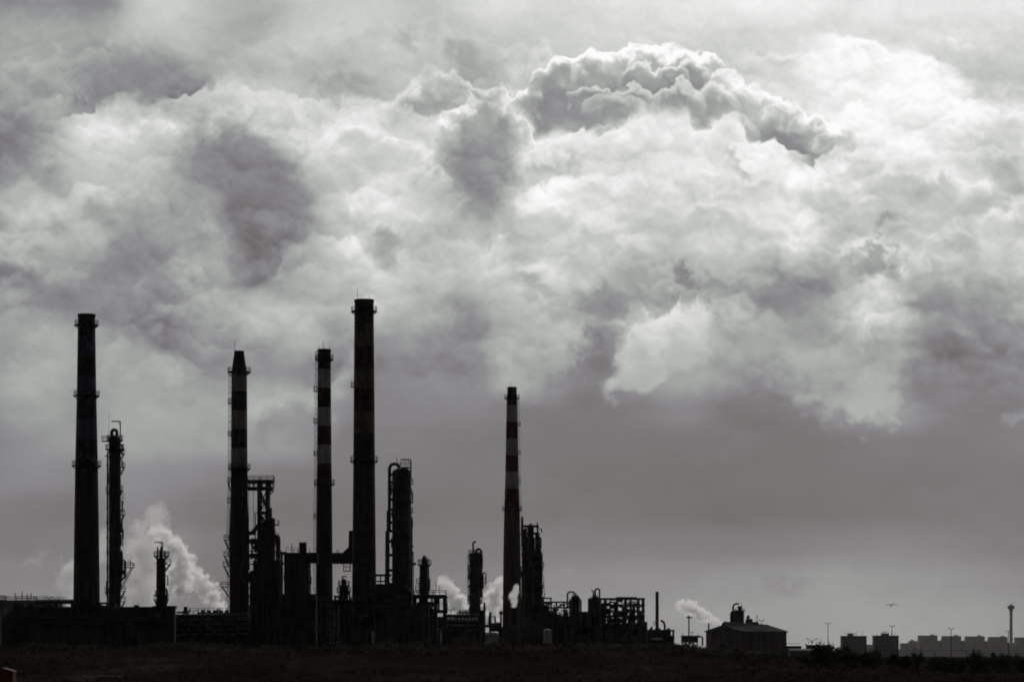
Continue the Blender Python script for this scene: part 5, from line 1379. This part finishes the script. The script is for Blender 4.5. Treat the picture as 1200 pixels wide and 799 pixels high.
# low sheds and roof right of the warehouse
d = 1250; a = At(d)
for (u0, u1, v, lab) in ((926.5, 955, 759.6, 'pale low shed roof right behind the warehouse'), (932, 950, 753.8, 'dark rounded low shed behind the pale shed roof'), (958, 986, 752.6, 'low hut row with roof bumps left of the first dark block')):
    t = thing('shed', lab, 'shed', ((a.X(u0) + a.X(u1)) / 2, d, gbase(u0, d)))
    zb = gbase(u0, d); zt = a.Z(v + 2); dd = 0 if v > 757 else 40
    x0, x1 = a.X(u0), a.X(u1)
    MB().box(((x0 + x1) / 2, d + dd + 5, (zb + zt) / 2), (x1 - x0, 10, zt - zb)).build('wall', M_PLAST2, t)
    MB().prism([(x0 - .4, d + dd - .4, zt), (x0 - .4, d + dd + 5, zt + a.S(2)), (x0 - .4, d + dd + 10.4, zt)], (x1 - x0 + .8, 0, 0)).build('roof', M_ROOF if v > 757 else M_STEEL2, t)
    if v < 757:
        for k in range(6): MB().cyl((x0 + (k + .5) * (x1 - x0) / 6, d + dd + 5, zt), (x0 + (k + .5) * (x1 - x0) / 6, d + dd + 5, zt + a.S(3.2)), .25, n=6).build('vent', M_STEEL2, t)

# ---------------------------------------------------------------- foreground things
d = 470; a = At(d)
zb = gbase(0, d)
t = thing('hut', 'small orange hut with pitched roof at the lower left corner', 'hut', (a.X(6), d, zb))
x0, x1 = a.X(-8), a.X(15); zt = a.Z(786)
MB().box(((x0 + x1) / 2, d + 1.6, (zb + zt) / 2), (x1 - x0, 3.2, zt - zb)).build('wall', M_ORANGE, t)
MB().prism([(x0 - .2, d - .2, zt + .003), (a.X(3), d - .2, a.Z(782)), (x1 + .2, d - .2, zt + .003)], (0, 3.7, 0)).build('roof', M_RUST, t)
MB().box((a.X(10), d - .04, zb + 1.3), (.9, .1, 2.0)).build('door', M_RUST, t)
d = 520; a = At(d)
zb = ground(a.X(120), d) - .1
t = thing('goalpost', 'pale football goal frame on the dark ground near the lower left', 'goal', (a.X(120), d, zb))
x0, x1 = a.X(97.5), a.X(143); zt = a.Z(792)
for x in (x0, x1): MB().cyl((x, d, zb), (x, d, zt), .06, n=8).build('post', M_GALV, t)
MB().cyl((x0 - .06, d, zt), (x1 + .06, d, zt), .06, n=8).build('crossbar', M_GALV, t)
for x in (x0, x1): MB().tube([(x, d, zt), (x, d + .8, zt - .1), (x, d + 2, zb)], .04, 5).build('net_stay', M_GALV, t)

# gull
d = 260; a = At(d); c = a.p(1044.6, 709)
t = thing('gull', 'gull gliding with bent wings above the second dark block', 'bird', c)
b = MB(); s = a.S(1)
pr = [(-.0, .05), (.9, .75), (2.0, 1.0), (3.2, .8), (4.2, .3), (5.0, .05)]
b.tube([(c.x + (k - 2.2) * s * .10 , c.y + (2.2 - k) * s * .9, c.z + (.1 if k < 1 else 0) * s) for k, r in pr], [r * s * 1.0 for k, r in pr], 10)
b.add([(c.x - .5 * s, c.y - 2.6 * s, c.z), (c.x + .5 * s, c.y - 2.6 * s, c.z), (c.x + 1.1 * s, c.y - 4.2 * s, c.z + .1 * s), (c.x - 1.3 * s, c.y - 4.2 * s, c.z + .1 * s)], [(0, 1, 2, 3)])
b.build('body', M_BIRD, t)
def wing(pts, nm='wing'):
    """pts along the span: (du, dv, chord, sweep)"""
    b = MB(); top, bot = [], []
    vs_ = []
    for (du, dv, ch, sw) in pts:
        x, z = c.x + du * s, c.z - dv * s
        for fx, fz in ((0, 0), (.3, .22), (.7, .14), (1, 0), (.6, -.03), (.25, -.06)): vs_.append((x + fx * .1 * s, c.y + (sw - fx * ch) * s + ch * .4 * s, z + fz * ch * s * 1.3))
    n = 6; fs = [(i * n + k, i * n + (k + 1) % n, (i + 1) * n + (k + 1) % n, (i + 1) * n + k) for i in range(len(pts) - 1) for k in range(n)]
    b.add(vs_, fs + [tuple(range(n)), tuple(reversed(range(len(vs_) - n, len(vs_))))], True); b.build(nm, M_BIRD, t)
wing([(.6, -.2, 2.2, .6), (2.6, -1.3, 2.2, 1.1), (4.2, -1.5, 2.0, 1.0), (6.0, -.3, 1.5, 0), (7.6, 1.6, .5, -1.6)])
wing([(-.6, -.2, 2.2, .6), (-2.6, -.9, 2.1, 1.1), (-4.2, -.9, 1.8, 1.0), (-6.2, .2, 1.3, 0), (-8.0, 1.7, .4, -1.6)])

# ---------------------------------------------------------------- bushes along the right-hand crest
def bush_proto(seed, tall):
    rnd = random.Random(seed); f = MB()
    lobes = [(rnd.uniform(-.75, .75), rnd.uniform(-.5, .5), rnd.uniform(.3, .75) * tall, rnd.uniform(.28, .55)) for _ in range(11)]
    for k in range(1500):
        lx, ly, lz, lr = rnd.choice(lobes)
        q = Vector((rnd.gauss(0, 1), rnd.gauss(0, 1), rnd.gauss(0, 1))).normalized() * lr * (rnd.random() ** .45)
        p = Vector((lx, ly, lz)) + Vector((q.x, q.y, q.z * .8))
        if p.z < 0: p.z = rnd.uniform(0, .15)
        e = Vector((rnd.gauss(0, 1), rnd.gauss(0, 1), rnd.gauss(0, 1))).normalized() * rnd.uniform(.05, .10)
        g = e.orthogonal().normalized() * rnd.uniform(.03, .06)
        f.add([p - e, p + g, p + e, p - g], [(0, 1, 2, 3)])
    for k in range(26):   # bare twigs standing out
        lx, ly, lz, lr = rnd.choice(lobes); a_ = rnd.uniform(-.5, .5)
        p = Vector((lx, ly, lz + lr * .5)); f.cyl(p, p + Vector((a_ * .5, rnd.uniform(-.2, .2), lr * .8)), .012, .004, 3)
    st = MB()
    for lx, ly, lz, lr in lobes: st.tube([(lx * .2, ly * .2, -.15), (lx * .6, ly * .6, lz * .5), (lx, ly, lz)], [.05, .035, .015], 5)
    t = thing('bush', '', 'bush', (0, 0, 0), 'bushes along the crest at the right')
    f.build('foliage', M_LEAF, t); st.build('stem', M_BARK, t)
    return t
protos = [bush_proto(3, .95), bush_proto(8, 1.15), bush_proto(15, .8)]
BUSH = [ # u, v of top, half width px, distance, label
 (967, 755.5, 17, 640, 'broad dark bush under the tall twin-arm lamp'), (985, 757, 11, 660, 'rounded bush between that lamp and the first dark block'),
 (947, 763.5, 12, 650, 'low bush at the right corner of the warehouse'), (905, 766, 16, 680, 'low scrub bush along the warehouse long side'), (882, 764.5, 8, 690, 'small bush against the warehouse corner'),
 (1004, 762, 14, 630, 'bush below the first dark block'), (1024, 761.5, 13, 620, 'bush in the gap between the two dark blocks'), (1047, 764, 10, 620, 'bush below the second dark block'),
 (1072, 763.5, 8, 600, 'pointed bush below the stepped link block'), (1062, 768, 9, 610, 'small bush at the left of the pointed bush'), (1098, 768.5, 11, 600, 'flat bush below the first tall slab'),
 (1142, 763.5, 8, 590, 'spiky bush below the third tall slab'), (1154, 768.5, 9, 600, 'low bush right of the spiky bush'), (1172, 763.5, 11, 580, 'dense rounded bush below the fourth tall slab'), (1184, 766, 9, 600, 'bush at the foot of the beacon tower'),
 (1200, 770, 12, 590, 'bush cut by the right edge of the view'), (1120, 771.5, 12, 600, 'flat bush below the second tall slab'), (850, 767.5, 14, 690, 'low bush before the warehouse gable'),
]
rnd = random.Random(77)
for k, (u, v, hw, d, lab) in enumerate(BUSH):
    src = protos[k % 3]
    o = src if k < 3 else copy_tree(src)
    a = At(d); x = a.X(u); g = ground(x, d)
    o.location = (x, d, g - .1)
    h = max(a.Z(v) - g, 1.2) * 1.16; tall = (.95, 1.15, .8)[k % 3]
    o.scale = (a.S(hw) / .95, a.S(hw) / .95, h / (tall * 1.12)); o.rotation_euler = (0, 0, rnd.uniform(0, 6))
    o['label'] = lab
# ---------------------------------------------------------------- steam
def steam(label, d, axis, dens, seed, scale=.5, rough=.68, k=2.3, th=.12, soft=.3, along='z', g=.6):
    """axis: list of (u, v, radius px) from the vent outwards. A lumpy closed hull; inside it the vapour thins
    towards the rim and is torn by noise, all in the plume's own space"""
    a = At(d); P0 = a.p(axis[0][0], axis[0][1])
    pts = []
    for i in range(len(axis) - 1):
        (u0, v0, r0), (u1, v1, r1) = axis[i], axis[i + 1]
        for j in range(4):
            f = j / 4; pts.append((u0 + (u1 - u0) * f, v0 + (v1 - v0) * f, r0 + (r1 - r0) * f))
    pts.append(axis[-1])
    b = MB(); n = 20; vs_ = []
    C = [a.p(u, v) for u, v, r in pts]; R = [a.S(r) for u, v, r in pts]
    m = len(C)
    for i in range(m):
        dv = (C[min(i + 1, m - 1)] - C[max(i - 1, 0)]).normalized()
        e1 = Vector((dv.z, 0, -dv.x)); e2 = Vector((0, 1, 0))
        for j in range(n):
            t = 2 * math.pi * j / n
            q = e1 * math.cos(t) + e2 * math.sin(t)
            p = C[i] + q * R[i] * .9
            w = 1.22 + .3 * noise.noise((p.x * .16 + seed, p.y * .16, p.z * .16)) + .16 * noise.noise((p.x * .4, p.y * .4 + seed, p.z * .4))
            vs_.append(C[i] + q * R[i] * w)
    vs_.append(C[0] - (C[1] - C[0]).normalized() * R[0] * .3); vs_.append(C[-1] + (C[-1] - C[-2]).normalized() * R[-1] * .8)
    fs = [(i * n + j, i * n + (j + 1) % n, (i + 1) * n + (j + 1) % n, (i + 1) * n + j) for i in range(m - 1) for j in range(n)]
    fs += [(m * n, (j + 1) % n, j) for j in range(n)] + [(m * n + 1, (m - 1) * n + j, (m - 1) * n + (j + 1) % n) for j in range(n)]
    b.add(vs_, fs, True)
    mt = bpy.data.materials.new('steam'); mt.use_nodes = True; t = mt.node_tree; t.nodes.clear()
    mt.cycles.volume_step_rate = .22
    pv = E(t, t.nodes.new('ShaderNodeTexCoord').outputs['Object'])
    wob = xyz(t, fbm(t, pv, scale * .45, 2.0, .5, col=True))
    px, py, pz = xyz(t, pv)
    px = px + (wob[0] - .5) * (a.S(9) if along == 'z' else 0); 
    if along == 'z': q, cr, s0 = pz + (wob[2] - .5) * a.S(8), px, [(c.z - P0.z, c.x - P0.x) for c in C]
    else: q, cr, s0 = px * -1.0, pz + (wob[2] - .5) * a.S(5), [(-(c.x - P0.x), c.z - P0.z) for c in C]
    L = s0[-1][0]; lo = min(y for _, y in s0); sp = max(max(y for _, y in s0) - lo, .01); rm = max(R)
    tt = q * (1.0 / L)
    key = list(range(0, m, 4))
    off = curve(t, tt, [(s0[i][0] / L, (s0[i][1] - lo) / sp) for i in key]) * sp + lo
    rad = curve(t, tt, [(s0[i][0] / L, R[i] / rm) for i in key]) * rm
    o1 = cr - off
    rr = (o1 * o1 + py * py).sqrt() / rad
    n1 = fbm(t, pv, scale, 6.0, rough)
    f = (1.0 - rr) + (n1 - .5) * k * 2.0 - th
    den = smooth(t, f, 0.0, soft) * dens * smooth(t, tt, 1.08, .8)
    vol = t.nodes.new('ShaderNodeVolumePrincipled')
    vol.inputs['Color'].default_value = (.995, .995, .995, 1); vol.inputs['Anisotropy'].default_value = g
    setin(t, vol.inputs['Density'], den)
    o = t.nodes.new('ShaderNodeOutputMaterial'); t.links.new(vol.outputs[0], o.inputs['Volume'])
    ob = b.build('steam_plume', mt, None, 'stuff')
    ob.location = P0
    for vv in ob.data.vertices: vv.co -= P0
    ob['label'] = label; ob['category'] = 'steam'
    return ob
steam('large bright steam plume leaning left from the stubby vent', 762, [(218, 711, 2.4), (216, 702, 7), (211, 690, 14), (209, 676, 17), (213, 662, 17), (209, 648, 16), (198, 634, 16), (184, 618, 12)], 1.3, 1.0, .42, g=.78, k=2.8, soft=.6, th=.16)
steam('smaller bright steam billow left of the wide-platform chimney', 778, [(257, 718, 10), (253, 707, 14), (246, 696, 16), (237, 684, 16), (228, 672, 13), (222, 660, 8)], 1.2, 2.0, .42, g=.78, k=2.8, soft=.6, th=.16)
steam('pale drifting steam behind the hook-armed column', 800, [(158, 716, 26), (164, 690, 36), (168, 664, 34), (172, 638, 28), (180, 612, 20), (188, 588, 10)], .26, 3.0, .2, th=.0, soft=.8)
steam('faint steam around the foot of the leftmost chimney', 810, [(92, 710, 20), (88, 690, 24), (92, 668, 26), (108, 650, 24), (122, 634, 18), (130, 616, 9)], .24, 4.0, .2, th=.0, soft=.8)
steam('white steam bank between the table frame and the ladder-ringed column', 960, [(546, 722, 12), (540, 712, 16), (533, 702, 16), (525, 690, 12), (518, 676, 8)], .9, 5.0, .34, g=.76)
steam('white steam ball left of the solitary chimney', 1010, [(572, 730, 10), (576, 714, 14), (580, 698, 14), (586, 684, 11), (592, 675, 6)], .9, 6.0, .34, g=.76)
steam('small oval steam puff in front of the solitary chimney', 862, [(602, 711, 4.0), (602, 704, 5.6), (602.6, 696, 6), (604, 688, 5), (605, 683, 2)], 1.0, 7.0, .55, g=.78, k=1.5, th=.1)
steam('thin steam trail blowing left from the warehouse ridge', 1212, [(851, 733, 2.4), (843, 729.5, 4), (834, 725, 5.6), (824, 721, 8), (814, 715, 10), (804, 711, 9.5), (792, 709, 5)], 1.0, 8.0, .5, g=.8, k=2.8, soft=.6, th=.0, along='x')

# ---------------------------------------------------------------- haze over the whole plain
b = MB(); b.box((0, 6300, ZC - 12 + 90), (16400, 13900, 180))
mt = bpy.data.materials.new('haze'); mt.use_nodes = True; tt = mt.node_tree; tt.nodes.clear()
vol = tt.nodes.new('ShaderNodeVolumePrincipled'); vol.inputs['Color'].default_value = (.92, .92, .94, 1)
vol.inputs['Density'].default_value = 1.15e-5; vol.inputs['Anisotropy'].default_value = .3
oo = tt.nodes.new('ShaderNodeOutputMaterial'); tt.links.new(vol.outputs[0], oo.inputs['Volume'])
hz = b.build('haze', mt, None, 'stuff'); hz['label'] = 'thin pale haze over the whole plain'; hz['category'] = 'haze'
